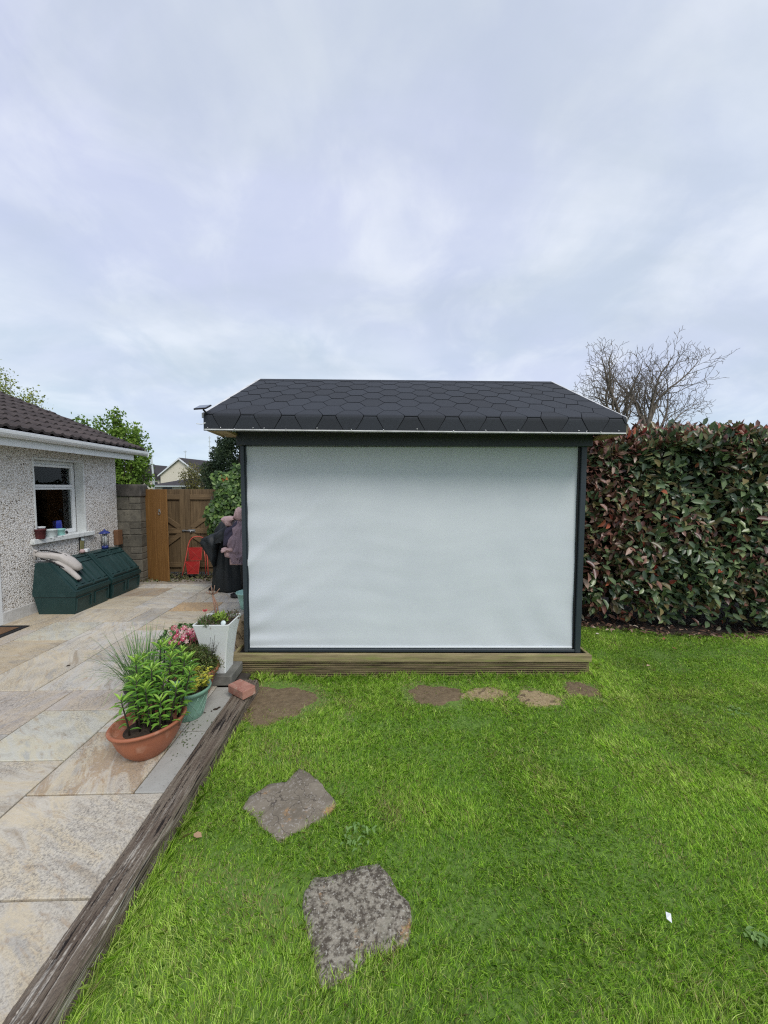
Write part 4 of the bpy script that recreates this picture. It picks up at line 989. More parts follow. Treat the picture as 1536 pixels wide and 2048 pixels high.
# bag lying on the first bunker
def make_bag():
    t = thing('garden_vacuum_bag', 'pale grey cloth bag with black trim lying on the nearer coal bunker', 'bag', (-4.03, 4.93, PZ+.70), house=True)
    A = Vector((-.21, -.01, .04)); pts = [(-.19, -.02, .055), (-.12, .0, .035), (-.02, .015, .03), (.06, .04, .012), (.13, .07, -.055), (.20, .095, -.13), (.235, .11, -.175)]
    rad = [.045, .065, .075, .082, .085, .070, .035]
    g = MB(); g.tube(pts, rad, 18)
    cx = np.array(g.v); 
    for i, p in enumerate(g.v):
        k = i//18; c_ = Vector(pts[min(k, 6)]); q = Vector(p)-c_; q.z *= .62; q *= 1+.05*math.sin(i*1.7)+.04*math.sin(k*2.1+i*.9); g.v[i] = tuple(c_+q)
    bag = g.build('bag_body', M['bag'], t)
    g = MB(); g.tube([(-.04, .02, -.03), (.06, .0, -.07), (.16, .02, -.155), (.25, .045, -.265), (.27, .05, -.29)], [.035, .04, .036, .030, .026], 12); g.build('bag_tube', M['bag'], t)
    g = MB(); g.tube([(-.15, -.02, .10), (-.06, -.01, .095), (.04, .0, .072), (.12, .03, .03), (.19, .06, -.05), (.235, .09, -.12), (.25, .10, -.17)], .008, 6); g.tube([(-.12, -.05, .0), (.0, -.055, -.03), (.10, -.04, -.09), (.20, .03, -.19), (.24, .07, -.20)], .008, 6); g.build('piping', M['bagtrim'], t)
    g = MB(); g.tube([(-.205, -.03, -.02), (-.21, -.03, .06), (-.20, -.03, .10), (-.18, -.03, .085)], .018, 8); g.build('handle_clip', M['bag'], t)
    g = MB(); g.tube([(.258, .047, -.283), (.274, .052, -.300)], .028, 12); g.build('tube_end', M['bagtrim'], t)
make_bag()
# bird feeder
ztop = PZ+.655
t = thing('bird_feeder', 'tubular bird feeder with blue lid standing on the farther coal bunker', 'bird feeder', (-4.12, 5.99, ztop), house=True)
g = MB(); g.lathe([(.046, .0), (.046, .04), (.03, .045)], 16); g.build('base', M['bluemetal'], t)
g = MB(); g.lathe([(.033, .0451), (.033, .235)], 16); g.build('seed_tube', M['feedertube'], t)
g = MB(); g.lathe([(.075, .232), (.074, .240), (.045, .265), (.012, .280), (.006, .30)], 18); g.build('lid', M['bluemetal'], t)
for k in range(6):
    w = k*PI/3; g = MB(); g.tube([(.05*math.cos(w), .05*math.sin(w), .03), (.052*math.cos(w), .052*math.sin(w), .238)], .0028, 5); g.build('wire', M['blackplastic'], t)
for z in (.08, .15):
    g = MB(); g.tube([(-.0, -.075, z), (0, .075, z+.02)], .005, 6); g.build('perch', M['blackplastic'], t)
t = thing('brown_timber_block', 'brown timber block fixed at the end corner of the house wall', 'timber block', (-4.262, 6.50, .70), house=True)
g = MB(); g.box((-.026, -.058, 0), (.05, .058, .245), .004); g.build('block', M['brownblock'], t); g = MB(); g.tube([(.048, .05, .15), (.062, .055, .145)], .01, 8); g.build('peg', M['blackplastic'], t)
t = thing('wall_plaque', 'olive coloured plaque leaning on the wall between the two bunkers', 'plaque', (-4.262, 5.70, ztop+.01), house=True)
Mx = Matrix.Rotation(R(-14), 4, 'X') @ Matrix.Rotation(R(-7), 4, 'Y')
g = MB(); g.box((0, -.035, 0), (.014, .035, .15), .004, Mx); g.build('board', M['olivecard'], t); g = MB(); g.box((.0142, -.028, .15), (.018, .028, .19), .004, Mx); g.build('top', M['clearpl'], t)
g = MB(); g.box((-.002, -.048, .0), (.008, -.0355, .22), .002, Mx); g.box((-.002, .0355, 0), (.008, .048, .16), .002, Mx); g.build('edge', M['blackplastic'], t)
t = thing('small_box', 'small white box lying on the bunker by the wall plaque', 'box', (-4.12, 5.60, ztop+.012), .3, house=True)
g = MB(); g.box((-.03, -.045, 0), (.03, .045, .045), .003); g.build('body', M['upvc'], t); g = MB(); g.lathe([(.03, 0), (.034, .02), (.02, .05)], 12, c=(-.02, -.08, 0)); g.build('ball', M['pinkcloth'], t)

# block wall by the gate
t = thing('block_wall', 'grey concrete block wall end between the house and the wooden door', 'wall', (-4.34, 6.60, 0), house=True)
g = MB(); g.box((.006, .012, 0), (.404, .205, 1.44)); g.build('mortar', M['mortar'], t)
z = 0.0; k = 0
while z < 1.42:
    h = .205
    segs = [(0, .41)] if k % 2 else [(0, .215), (.225, .41)]
    if k % 2 == 0: 
        for (a, b_), hh_ in ((segs[0], (z+.004, z+h)), ((.225, .41), (z+.004, z+h*.47)), ((.225, .41), (z+h*.53, z+h))):
            g = MB(); g.box((a, 0, hh_[0]), (b_, .215, hh_[1]), .006); g.build('block', M['block'], t)
    else:
        g = MB(); g.box((0, 0, z+.004), (.41, .215, z+h), .006); g.build('block', M['block'], t)
    z += h+.008; k += 1
g = MB(); g.box((-.01, -.012, z+.0), (.425, .225, 1.705), .02); cp = g.build('coping', M['coping'], t)
# open door leaf
ang = math.atan2(6.57-6.80, -3.46+3.985)
t = thing('wooden_door', 'amber stained boarded door standing open against the block wall', 'door', (-3.985, 6.80, .05), ang, house=True)
L_ = .575; nb = 4
for k in range(nb):
    g = MB(); g.box((L_*k/nb+.0006, -.02, 0), (L_*(k+1)/nb-.0006, .0, 1.572), .0022); g.build('board', M['amber'], t)
for z in (.12, .76, 1.40): g = MB(); g.box((.02, .0005, z), (L_-.02, .028, z+.1), .003); g.build('rail', M['gaterail'], t)
g = MB(); ring = [(.405+.026*math.cos(w), -.026, 1.175+.036*math.sin(w)) for w in np.linspace(0, 2*PI, 17)]; g.tube(ring, .004, 6, cap=False); g.build('ring_handle', M['galv'], t)
g = MB(); g.box((.385, -.0245, 1.19), (.425, -.0203, 1.235), .001); g.build('handle_plate', M['galv'], t)
# pair of gates behind
def gate(u0, u1, label, mirror, meet):
    t = thing('garden_gate', label, 'gate', (u0, 7.10, .10), house=True, group='brown framed and braced gates')
    w = u1-u0; H_ = 1.52
    n = int(round(w/.062))
    for k in range(n):
        a = w*k/n; b = w*(k+1)/n; g = MB(); g.box((a+.0012, .012, 0), (b-.0012, .03, H_), .002); g.build('board', M['gatewood'], t)
    for x0 in (0, w-.09): g = MB(); g.box((x0, -.022, 0), (x0+.09, .0115, H_+.002), .003); g.build('stile', M['gatewood'], t)
    for z0, z1 in ((1.335, 1.425), (.715, .805), (.09, .18)): g = MB(); g.box((.091, -.018, z0), (w-.091, .0113, z1), .003); g.build('rail', M['gaterail'], t)
    for (xa, za, xb, zb) in ((.1, 1.30 if mirror else .82, w-.1, .82 if mirror else 1.30), (.1, .2 if mirror else .70, w-.1, .70 if mirror else .2)):
        a = math.atan2(zb-za, xb-xa); Ld = math.hypot(xb-xa, zb-za); Mx = Matrix.Translation((xa, 0, za)) @ Matrix.Rotation(-a, 4, 'Y')
        g = MB(); g.box((0, -.014, -.042), (Ld, .0110, .042), .003, Mx); g.build('brace', M['gaterail'], t)
    return t
gate(-4.30, -3.422, 'left gate of the pair, partly hidden by the amber door', True, 0)
gate(-3.416, -2.54, 'right gate of the pair, behind the red step stool', False, 1)
t = thing('gate_bolt', 'galvanised sliding bolt across the meeting stiles of the brown gates', 'bolt', (-3.37, 7.072, .866), house=True)
g = MB(); g.box((-.11, 0, -.018), (-.04, .005, .018), .001); g.box((.0, 0, -.025), (.13, .005, .025), .001); g.build('plate', M['galv'], t)
g = MB(); g.tube([(-.10, -.012, 0), (.12, -.012, 0)], .009, 8); g.build('rod', M['galv'], t); g = MB(); g.tube([(.05, -.015, 0), (.055, -.02, -.035)], .007, 6); g.build('knob', M['galv'], t)
t = thing('gate_post', 'timber gate post beside the ivy at the right of the gates', 'post', (-2.49, 7.08, .0), house=True)
g = MB(); g.box((-.045, -.05, 0), (.055, .05, 1.68), .004); g.build('shaft', M['gatewood'], t); g = MB(); g.box((-.055, -.06, 1.681), (.065, .06, 1.70), .004); g.build('cap', M['gatewood'], t)
# red folding step stool
t = thing('step_stool', 'red metal folding step stool leaning against the brown gates', 'step stool', (-3.17, 6.86, .045), R(5), house=True)
def tb(nm, pts, r, m, parent=t): g = MB(); g.tube(pts, r, 8); return g.build(nm, m, parent)
tb('front_frame', [(-.205, -.03, .05), (-.165, .02, .30), (-.125, .07, .58), (-.10, .085, .66), (-.06, .095, .71), (-.02, .10, .725), (.07, .10, .725), (.115, .095, .71), (.14, .085, .66), (.175, .07, .58), (.215, .02, .30), (.235, -.03, .05)], .0105, M['redworn'])
tb('rear_frame', [(-.115, .06, .01), (-.11, .05, .35), (-.10, .04, .52)], .0095, M['redworn']); tb('rear_frame', [(.16, .06, .01), (.165, .05, .35), (.15, .04, .52)], .0095, M['redworn'])
for nm, z0, z1, x0, x1, y in (('tread', .325, .545, -.105, .135, .0), ('tread', .085, .305, -.145, .095, -.03)):
    g = MB(); g.add([(x0, y, z1), (x1, y, z1), (x1-.02, y-.01, z0), (x0+.035, y-.01, z0), (x0, y+.018, z1), (x1, y+.018, z1), (x1-.02, y+.008, z0), (x0+.035, y+.008, z0)], [(0, 1, 2, 3), (7, 6, 5, 4), (0, 4, 5, 1), (1, 5, 6, 2), (2, 6, 7, 3), (3, 7, 4, 0)])
    tr = g.build(nm, M['red'], t)
    g = MB(); g.tube([(x0+.045, y-.0125, z0+.02), (x1-.02, y-.003, z1-.02)], .0025, 5); g.tube([(x1-.035, y-.0125, z0+.02), (x0+.02, y-.003, z1-.02)], .0025, 5); g.build('cross_rib', M['redworn'], tr)
    g = MB(); g.tube([(x0, y-.002, z1+.004), (x1, y-.002, z1+.004), (x1-.018, y-.012, z0-.004), (x0+.033, y-.012, z0-.004)], .0055, 6); g.build('rim', M['redworn'], tr)
for x, y in ((-.207, -.032), (.237, -.032), (-.115, .06), (.16, .06)): g = MB(); g.tube([(x, y, -.002), (x, y, .05)], .0135, 8); g.build('foot', M['blackplastic'], t)

# black cover and pink parasol, half hidden by the shed
t = thing('black_cover', 'tall black cover draped over garden furniture behind the shed, flaring to the left', 'cover', (-2.22, 6.02, PZ), house=True)
wob = lambda w, i: 1+.10*(1-2*abs(math.sin(4.5*w+i*.25)))+.035*math.sin(11*w+1)+.05*math.sin(3*w+i)
g = MB(); g.lathe([(.27, 0.0), (.275, .05), (.25, .3), (.23, .6), (.24, .8), (.22, .95), (.15, 1.06), (.04, 1.10)], 44, wob=wob, sx=1.0, sy=.8); g.build('cover_body', M['blackcloth'], t)
def flap(t, nm, m, poly, v, u0, bulge=.05, seed=1, back=.05, folds=3, y0=0):
    """draped piece of cloth: outline measured at depth v, with folds and a bulging body"""
    q = random.Random(seed); P_ = [((380+x/9.31-746)/769*v-u0, 1.65-PZ-(1000+y/9.31-976)/769*v) for x, y in poly]; pts = []
    for i in range(len(P_)):
        a, b = P_[i], P_[(i+1) % len(P_)]
        for j in range(4): pts.append((a[0]+(b[0]-a[0])*j/4+q.uniform(-.003, .003), a[1]+(b[1]-a[1])*j/4+q.uniform(-.003, .003)))
    n = len(pts); cx = sum(p[0] for p in pts)/n; cz = sum(p[1] for p in pts)/n; vs = []; fs = []; rings = (1.0, .97, .8, .6, .38, .15); ph = q.uniform(0, 6); dx, dz = q.uniform(.5, 1), q.uniform(-.5, .5)
    for k, r in enumerate(rings):
        for x, z in pts:
            xx, zz = cx+(x-cx)*r, cz+(z-cz)*r; w = abs(math.sin(folds*14*(xx*dx+zz*dz)+ph+1.2*math.sin(9*zz)))
            y = back if k == 0 else -bulge*math.sqrt(max(0, 1-r*r))-bulge*.55*w*(1 if r < .96 else .5)
            vs.append((xx, y+y0, zz))
    for k in range(len(rings)-1):
        for j in range(n): fs.append((k*n+j, k*n+(j+1) % n, (k+1)*n+(j+1) % n, (k+1)*n+j))
    fs.append(tuple((len(rings)-1)*n+j for j in range(n))); fs.append(tuple(range(n-1, -1, -1)))
    g = MB(); g.add(vs, fs, True); return g.build(nm, m, t)
flap(t, 'hood', M['blackcloth'], [(215, 790), (260, 700), (400, 640), (540, 580), (700, 480), (780, 500), (760, 760), (600, 660), (560, 760), (520, 900), (480, 1130), (462, 1262), (400, 1150), (330, 1010), (262, 900)], 5.8, -2.22, .08, 3, .10, 2, -.22)
g = MB(); g.tube([(-.275, -.1, .015), (-.275, -.06, .015)], .045, 12); g.build('wheel', M['blackplastic'], t)
t = thing('folded_parasol', 'folded dusty pink and mauve parasol with frilled edge beside the left post of the shed', 'parasol', (-1.98, 5.60, PZ), house=True)
def cone(nm, m, prof, c, sx=1, sy=1, amp=.09, fr=9, tilt=0):
    q = random.Random(len(t.children)+7); g = MB(); pr = []
    for a_, b_ in zip(prof[:-1], prof[1:]): pr += [a_, ((a_[0]+b_[0])/2*q.uniform(.9, 1.08), (a_[1]+b_[1])/2)]
    g.lathe(pr+[prof[-1]], 40, c=c, sx=sx, sy=sy, wob=lambda w, i: 1+amp*1.4*(1-2*abs(math.sin(fr*.5*w+i*.4+.8*math.sin(2*w))))+q.uniform(-.05, .05), smooth=False)
    for j, v in enumerate(g.v): g.v[j] = (v[0]+q.uniform(-.003, .003), v[1]+q.uniform(-.003, .003), v[2]+q.uniform(-.005, .005))
    g.build(nm, m, t)
cone('canopy', M['mauvecloth'], [(.13, .50), (.15, .60), (.155, .68), (.14, .85), (.11, 1.0), (.07, 1.10), (.03, 1.15)], (0.05, .02, 0))
for nm, m_, po, bl, sd_ in (('navy_panel', M['navycloth'], [(700, 490), (790, 480), (900, 360), (985, 380), (830, 640), (700, 870), (620, 865), (645, 600)], .04, 4), ('mauve_panel', M['mauvecloth'], [(900, 470), (985, 440), (985, 890), (690, 885), (720, 760), (800, 640)], .06, 5),
                            ('shoulder_flap', M['pinkcloth'], [(588, 360), (640, 312), (740, 300), (830, 318), (850, 360), (780, 420), (790, 492), (690, 490), (650, 440)], .05, 6), ('hood_flap', M['pinkcloth'], [(826, 330), (850, 220), (880, 160), (915, 128), (985, 190), (985, 400), (870, 372)], .05, 7),
                            ('frill', M['pinkcloth'], [(640, 990), (640, 1060), (760, 1085), (800, 1060), (880, 1100), (985, 1060), (985, 940), (840, 935), (740, 955), (640, 945)], .05, 8), ('frill_top', M['pinkcloth'], [(583, 965), (600, 900), (640, 875), (740, 892), (840, 868), (985, 862), (985, 935), (840, 945), (740, 970), (640, 952), (600, 985)], .075, 9),
                            ('lower_band', M['pinkcloth'], [(735, 1095), (735, 1215), (985, 1215), (985, 1080)], .04, 10)):
    flap(t, nm, m_, po, 5.58, -1.98, bl, sd_, .05, 3)
g = MB(); g.tube([(0.06, .02, 0.02), (.06, .02, 1.18)], .016, 8); g.build('pole', M['blackplastic'], t); g = MB(); g.lathe([(.10, 0.0), (.10, .04), (.03, .06)], 24); g.build('base', M['blackplastic'], t)
t = thing('mint_bucket', 'mint green plastic pot peeping out behind the left post of the shed', 'pot', (-1.665, 5.06, PZ), house=True)
g = MB(); g.lathe([(.085, 0), (.10, .08), (.128, .20), (.142, .203), (.143, .218), (.132, .22), (.122, .19)], 28); g.build('pot', M['mint'], t)
t = thing('rough_stone', 'rough tan stone block standing between the white planter and the shed post', 'stone', (-1.20, 3.66, PZ), house=True)
bm = bmesh.new(); bmesh.ops.create_cube(bm, size=1); bmesh.ops.subdivide_edges(bm, edges=bm.edges[:], cuts=7, use_grid_fill=True)
for v in bm.verts:
    p = v.co.copy(); s = 1+.09*math.sin(p.z*13+p.x*6)+.06*math.sin(p.x*19+p.z*31)+random.uniform(-.02, .02); v.co = Vector((p.x*.15*s, p.y*.26*s, (p.z+.5)*.36))
me = bpy.data.meshes.new('block'); bm.to_mesh(me); bm.free(); me.materials.append(M['stone']); put('block', me, t)

# ------------------------------------------------------------------ POTS AND PLANTS
def leafmesh(name, L_, W_, m, fold=.25, curl=.15, col=(1, 1, 1)):
    V, p, c = leaves(np.zeros((1, 3)), np.array([[1., 0, 0]]), np.array([[0, 0, 1.]]), L_, W_, np.array([col]), fold, curl); return np_mesh(name, V, p, m, c, smooth=True)
def narr(lst): return np.array(lst, float)
# lily pot
def make_lily():
    t = thing('potted_lily', 'leafy green lilies in an oval terracotta bowl at the front of the pot group', 'potted plant', (-1.345, 2.262, PZ), house=True)
    rot = R(52); n = 56
    prof = [(.07, 0), (.085, .006), (.12, .045), (.150, .10), (.168, .155), (.176, .185), (.187, .188), (.190, .198), (.184, .206), (.172, .204), (.164, .175), (.15, .16)]
    ripple = lambda w, i: 1+(.010*math.sin(20*w) if 1 < i < 6 else 0)
    g = MB(); g.lathe(prof, n, sx=1.12, sy=.92, rot=rot, wob=ripple); g.build('bowl', M['terra'], t)
    g = MB(); g.lathe([(.001, .17), (.10, .165), (.158, .15)], 30, sx=1.12, sy=.92, rot=rot); g.build('soil', M['soil'], t)
    rs = random.Random(12)
    cols = [(.20, .40, .055), (.13, .30, .05), (.33, .54, .08)]
    meshes = [leafmesh('leaf', .068, .0165, M['leaf'], .3, .10, c) for c in cols]
    stems = [(-.02, .08, .47), (.05, .02, .43), (-.08, .0, .42), (.09, .09, .38), (-.05, -.06, .35), (.02, -.07, .31), (.13, .02, .33), (-.11, .07, .40), (.07, -.07, .22), (.04, .14, .40), (-.1, -.09, .24), (.0, .0, .38), (.1, -.02, .27), (-.03, .14, .44), (-.13, -.02, .30),
             (.03, .09, .45), (-.06, .04, .36), (.09, .14, .34), (-.03, -.02, .26), (.05, -.02, .30), (-.12, .02, .22), (.0, .05, .30), (.11, .06, .22), (-.07, .1, .28)]
    every = []
    for (x, y, h) in [(max(a_, -.09)+.035, b_, c_) for a_, b_, c_ in stems]:
        dx, dy = x*.35+rs.uniform(-.02, .02), y*.45+rs.uniform(-.02, .02)
        pts = [(x, y, .15), (x+dx*.3, y+dy*.3, .15+h*.4), (x+dx*.8, y+dy*.8, .15+h*.8), (x+dx, y+dy, .15+h)]
        g = MB(); g.tube(pts, [.0055, .005, .004, .003], 6); st = g.build('stem', M['darkstalk'], t)
        nlv = 30 if h > .3 else 20
        for k in range(nlv):
            f = .16+.84*(k/(nlv-1))**.8; q = f*3; i = min(2, int(q)); p = Vector(pts[i]).lerp(Vector(pts[i+1]), q-i)
            az = k*2.4+rs.uniform(-.3, .3); el = .12+1.0*max(0, (f-.7)/.3)**1.2+rs.uniform(-.15, .15)
            s = (.80+.35*(1-abs(f-.75)))*rs.uniform(.85, 1.1)*(.62 if f > .95 else 1)
            mi = 2 if f > .86 else (0 if rs.random() < .65 else 1)
            every.append((f*h, st, p, (rs.uniform(-.3, .3), -el, az), s, s*rs.uniform(.85, 1.2), mi))
    every.sort(key=lambda e: -e[0])
    for _, st, p, r_, s, sy, mi in every[:296]:
        o = put('leaf', meshes[mi], st, loc=p, rot=r_); o.scale = (s, sy, s)
    from mathutils import Euler
    base, bp, _c = leaves(np.zeros((1, 3)), np.array([[1., 0, 0]]), np.array([[0, 0, 1.]]), .068, .0165, None, .3, .10)
    VV, PP, CC = [], [], []
    for j, (_, st, p, r_, s, sy, mi) in enumerate(every[296:]):
        Rm = np.array(Euler(r_).to_matrix()); VV.append((base*np.array([s, sy, s]))@Rm.T+np.array(p)); PP.append(bp+7*j); CC.append(np.tile(cols[mi], (7, 1)))
    put('lower_leaves', np_mesh('lower_leaves', np.concatenate(VV), np.concatenate(PP), M['leaf'], np.concatenate(CC), smooth=True), t, kind='stuff')
make_lily()
def blades(N, base_r, L0, L1, W0, cols, spread, droop, seed, z0=0, seg=6):
    """long strap leaves as ribbons; returns V, quads, cols"""
    rs = np.random.RandomState(seed); V = []; Q = []; C = []
    for i in range(N):
        a = rs.rand()*2*PI; r = base_r*math.sqrt(rs.rand()); b = Vector((r*math.cos(a), r*math.sin(a), z0)); az = a+rs.normal()*.6; L_ = L0+(L1-L0)*rs.rand()
        lean = spread*rs.rand(); dr = droop*rs.rand()**1.5; p = b.copy(); th = PI/2-lean; n0 = len(V); col = np.array(cols[rs.randint(len(cols))])*(.8+.4*rs.rand())
        sdv = Vector((-math.sin(az), math.cos(az), 0)); w = W0*(.7+.6*rs.rand())
        for k in range(seg+1):
            wk = w*(1-(k/seg)**2*.85)/2; V += [p-sdv*wk, p+sdv*wk]; C += [col, col]
            step = L_/seg; p = p+Vector((math.cos(th)*math.cos(az), math.cos(th)*math.sin(az), math.sin(th)))*step; th -= dr/seg*(1+k*.35)
            if p.z < .01: p.z = .01
        for k in range(seg): q = n0+2*k; Q.append((q, q+1, q+3, q+2))
    return np.array(V), np.array(Q), np.array(C)
t = thing('potted_chives', 'tall thin chive leaves spilling from a black pot behind the lilies', 'potted plant', (-1.625, 2.69, PZ), house=True)
stdpot(t, pot_profile(.115, .085, .20), M['blackpot']); g = MB(); g.lathe([(.001, .175), (.10, .17)], 20); g.build('soil', M['soil'], t)
V, Q, C = blades(300, .09, .24, .50, .0056, [(.13, .25, .07), (.18, .33, .09), (.10, .19, .07)], .62, 1.3, 3, .17); put('leaves', np_mesh('leaves', V, Q, M['leaf'], C), t, kind='stuff')
def aqua():
    t = thing('potted_succulent', 'yellow-green succulent in an aqua pot with diamond pattern, behind the terracotta bowl', 'potted plant', (-1.285, 2.635, PZ), house=True)
    prof = [(.085, 0), (.09, .006), (.100, .05), (.118, .13), (.128, .178), (.142, .182), (.148, .20), (.145, .21), (.134, .208), (.122, .18)]
    p = stdpot(t, prof, M['aqua'], n=40)
    g = MB()
    for k in range(14):
        for s in (-1, 1):
            pts = []
            for j in range(9):
                f = j/8; z = .02+.145*f; r = np.interp(z, [q[1] for q in prof[:5]], [q[0] for q in prof[:5]])+.0012; w = 2*PI*k/14+s*f*.72; pts.append((r*math.cos(w), r*math.sin(w), z))
            g.tube(pts, .0018, 4)
    g.build('diamond_relief', M['aqualine'], p)
    g = MB(); g.lathe([(.001, .19), (.122, .18)], 24); g.build('soil', M['soil'], t)
    rs = random.Random(4); me = leafmesh('leaf', .030, .014, M['leaf'], .2, .15, (.55, .53, .06)); me2 = leafmesh('leaf', .028, .013, M['leaf'], .2, .15, (.25, .34, .05))
    for k in range(22):
        a = rs.uniform(-1.2, 1.9); r = rs.uniform(.03, .11); L_ = rs.uniform(.07, .125); x, y = r*math.cos(a), r*math.sin(a); e = Vector((x+math.cos(a)*L_*.6, y+math.sin(a)*L_*.6, .19+L_*.85))
        g = MB(); g.tube([(x, y, .18), Vector((x, y, .18)).lerp(e, .5)+Vector((0, 0, .01)), e], .0022, 5); st = g.build('stem', M['stalk'], t)
        for j in range(9):
            f = .4+.6*j/8; p_ = Vector((x, y, .18)).lerp(e, f); put('leaf', me if rs.random() < .75 else me2, st, loc=p_, rot=(rs.uniform(-.4, .4), -rs.uniform(.1, 1.0), j*2.4))
    g = MB()
    for k in range(16):
        a = rs.uniform(0, 6.28); r = rs.uniform(0, .1); x, y = r*math.cos(a), r*math.sin(a); q = rs.uniform(-.08, .08), rs.uniform(-.08, .08)
        g.tube([(x, y, .18), (x+q[0]*.4, y+q[1]*.4, .25), (x+q[0], y+q[1], .25+rs.uniform(-.01, .07))], .0013, 4)
    g.build('dry_stems', mat('straw', (.40, .33, .16), rough=.8), t)
aqua()
def cushion(t, c, rx, ry, h, N, L_, W_, cols, seed, z0, m='leaf', up=.5, name='foliage', jit=.02):
    rs = np.random.RandomState(seed); th = rs.rand(N)*2*PI; ph = np.arccos(rs.rand(N)); sh = .72+.28*rs.rand(N)
    dirs = np.stack([np.cos(th)*np.sin(ph), np.sin(th)*np.sin(ph), np.cos(ph)], 1)
    bump = 1+.10*np.sin(dirs[:, 0]*9+seed)+.10*np.sin(dirs[:, 1]*11)
    P_ = dirs*np.array([rx, ry, h])*(sh*bump)[:, None]+np.array([c[0], c[1], z0])+rs.normal(size=(N, 3))*jit*.3
    d = unit(dirs+rs.normal(size=(N, 3))*.75+np.array([0, 0, up])); nn = unit(dirs+rs.normal(size=(N, 3))*.5)
    ci = rs.randint(len(cols), size=N); C = np.array(cols)[ci]*(.7+.6*rs.rand(N))[:, None]
    V, p, cc = leaves(P_, d, nn, L_*(.7+.6*rs.rand(N)), W_*(.7+.6*rs.rand(N)), C, .2, .15)
    return put(name, np_mesh(name, V, p, M[m], cc), t, kind='stuff')
t = thing('potted_saxifrage', 'mossy mound with tiny white flowers in a round terracotta pot, beside the white planter', 'potted plant', (-1.375, 2.93, PZ), house=True)
stdpot(t, [(.10, 0), (.105, .01), (.15, .16), (.165, .165), (.178, .19), (.178, .205), (.168, .212), (.155, .205), (.145, .18)], M['terra'], n=40)
g = MB(); g.lathe([(.001, .19), (.155, .18)], 24); g.build('soil', M['soil'], t)
cushion(t, (-.01, 0), .185, .175, .165, 6500, .014, .007, [(.08, .13, .03), (.12, .16, .04), (.16, .15, .06), (.07, .11, .025)], 5, .19)
rs = random.Random(8)
for k in range(5):
    a = rs.uniform(-2, 1.2); x, y = .13*math.cos(a), .13*math.sin(a); h = rs.uniform(.02, .05); g = MB(); g.tube([(x, y, .25), (x*1.1, y*1.1, .27+h)], .001, 4)
    V, p, cc = leaves(np.tile([x*1.1, y*1.1, .27+h], (5, 1)), narr([(math.cos(w), math.sin(w), .4) for w in np.arange(5)*1.257]), np.tile([0, 0, 1.], (5, 1)), .009, .007, np.tile([.75, .76, .72], (5, 1)), .1, .1)
    st = g.build('flower_stem', M['stalk'], t); put('flower', np_mesh('flower', V, p, M['leaf'], cc), st)
g = MB()
for k in range(9):
    x, y = .13+rs.uniform(-.02, .03), -.02+rs.uniform(-.05, .08); e = (x+rs.uniform(-.02, .05), y+rs.uniform(-.02, .04), .34+rs.uniform(.02, .11)); g.tube([(x, y, .24), (x, y, .3), e], .0013, 4); g.tube([(x, y, .3), (x+.02, y+.01, .33+rs.uniform(0, .04))], .0011, 4)
g.build('dry_seed_stems', M['darkstalk'], t)
t = thing('potted_bleeding_heart', 'pot of pink and white flowers between the mossy pot and the green succulent clump', 'potted plant', (-1.555, 3.21, PZ), house=True)
stdpot(t, pot_profile(.12, .085, .19), M['terra']); g = MB(); g.lathe([(.001, .17), (.108, .165)], 20); g.build('soil', M['soil'], t)
cushion(t, (.02, -.02), .13, .13, .09, 900, .03, .012, [(.05, .10, .03), (.07, .13, .04)], 15, .19)
def flowers(t, N, seed, cx, cy, z0):
    rs = random.Random(seed); cols = [(.62, .12, .20), (.70, .30, .36), (.78, .55, .55), (.55, .07, .14), (.66, .20, .26)]
    for k in range(N):
        a = rs.uniform(0, 6.28); r = .135*math.sqrt(rs.random()); x, y, z = cx+r*math.cos(a), cy+r*math.sin(a)*.8, z0+rs.uniform(-.05, .055)
        nP = 6; ph = rs.uniform(0, 6); tilt = Vector((rs.uniform(-.9, .9), rs.uniform(-1.2, 0), .5)).normalized(); ax = tilt.orthogonal().normalized(); bx_ = tilt.cross(ax)
        dd = [(ax*math.cos(ph+w)+bx_*math.sin(ph+w)+tilt*.7) for w in np.arange(nP)*2*PI/nP]
        V, p, cc = leaves(np.tile([x, y, z], (nP, 1)), narr(dd), np.tile(list(tilt), (nP, 1)), .025, .014, np.tile(rs.choice(cols), (nP, 1)), .2, .2)
        fl = put('flower', np_mesh('flower', V, p, M['leaf'], cc, smooth=True), t)
        g = MB(); g.lathe([(.001, 0), (.006, .004), (.007, .010), (.001, .013)], 8); g.build('centre', mat_fc, fl, loc=(x, y, z))
mat_fc = mat('flower_centre', (.75, .70, .58), rough=.7)
flowers(t, 50, 3, .0, -.03, .37)
flowers(t, 5, 4, -.09, -.12, .28)
g = MB(); rs = random.Random(6)
for k in range(22):
    a = rs.uniform(0, 6.28); r = rs.uniform(0, .09); x, y = r*math.cos(a), r*math.sin(a); g.tube([(x, y, .17), (x*1.3+.03, y*1.3-.03, .27), (x*1.3+.05, y*1.3-.05, .34)], .0016, 4)
g.build('flower_stalks', mat('pink_stalk', (.28, .14, .08), rough=.7), t)
t = thing('potted_sedum', 'rounded clump of fleshy green leaves in a terracotta pot behind the pink flowers', 'potted plant', (-1.70, 3.42, PZ), house=True)
stdpot(t, pot_profile(.15, .11, .20), M['terra']); g = MB(); g.lathe([(.001, .18), (.135, .17)], 20); g.build('soil', M['soil'], t)
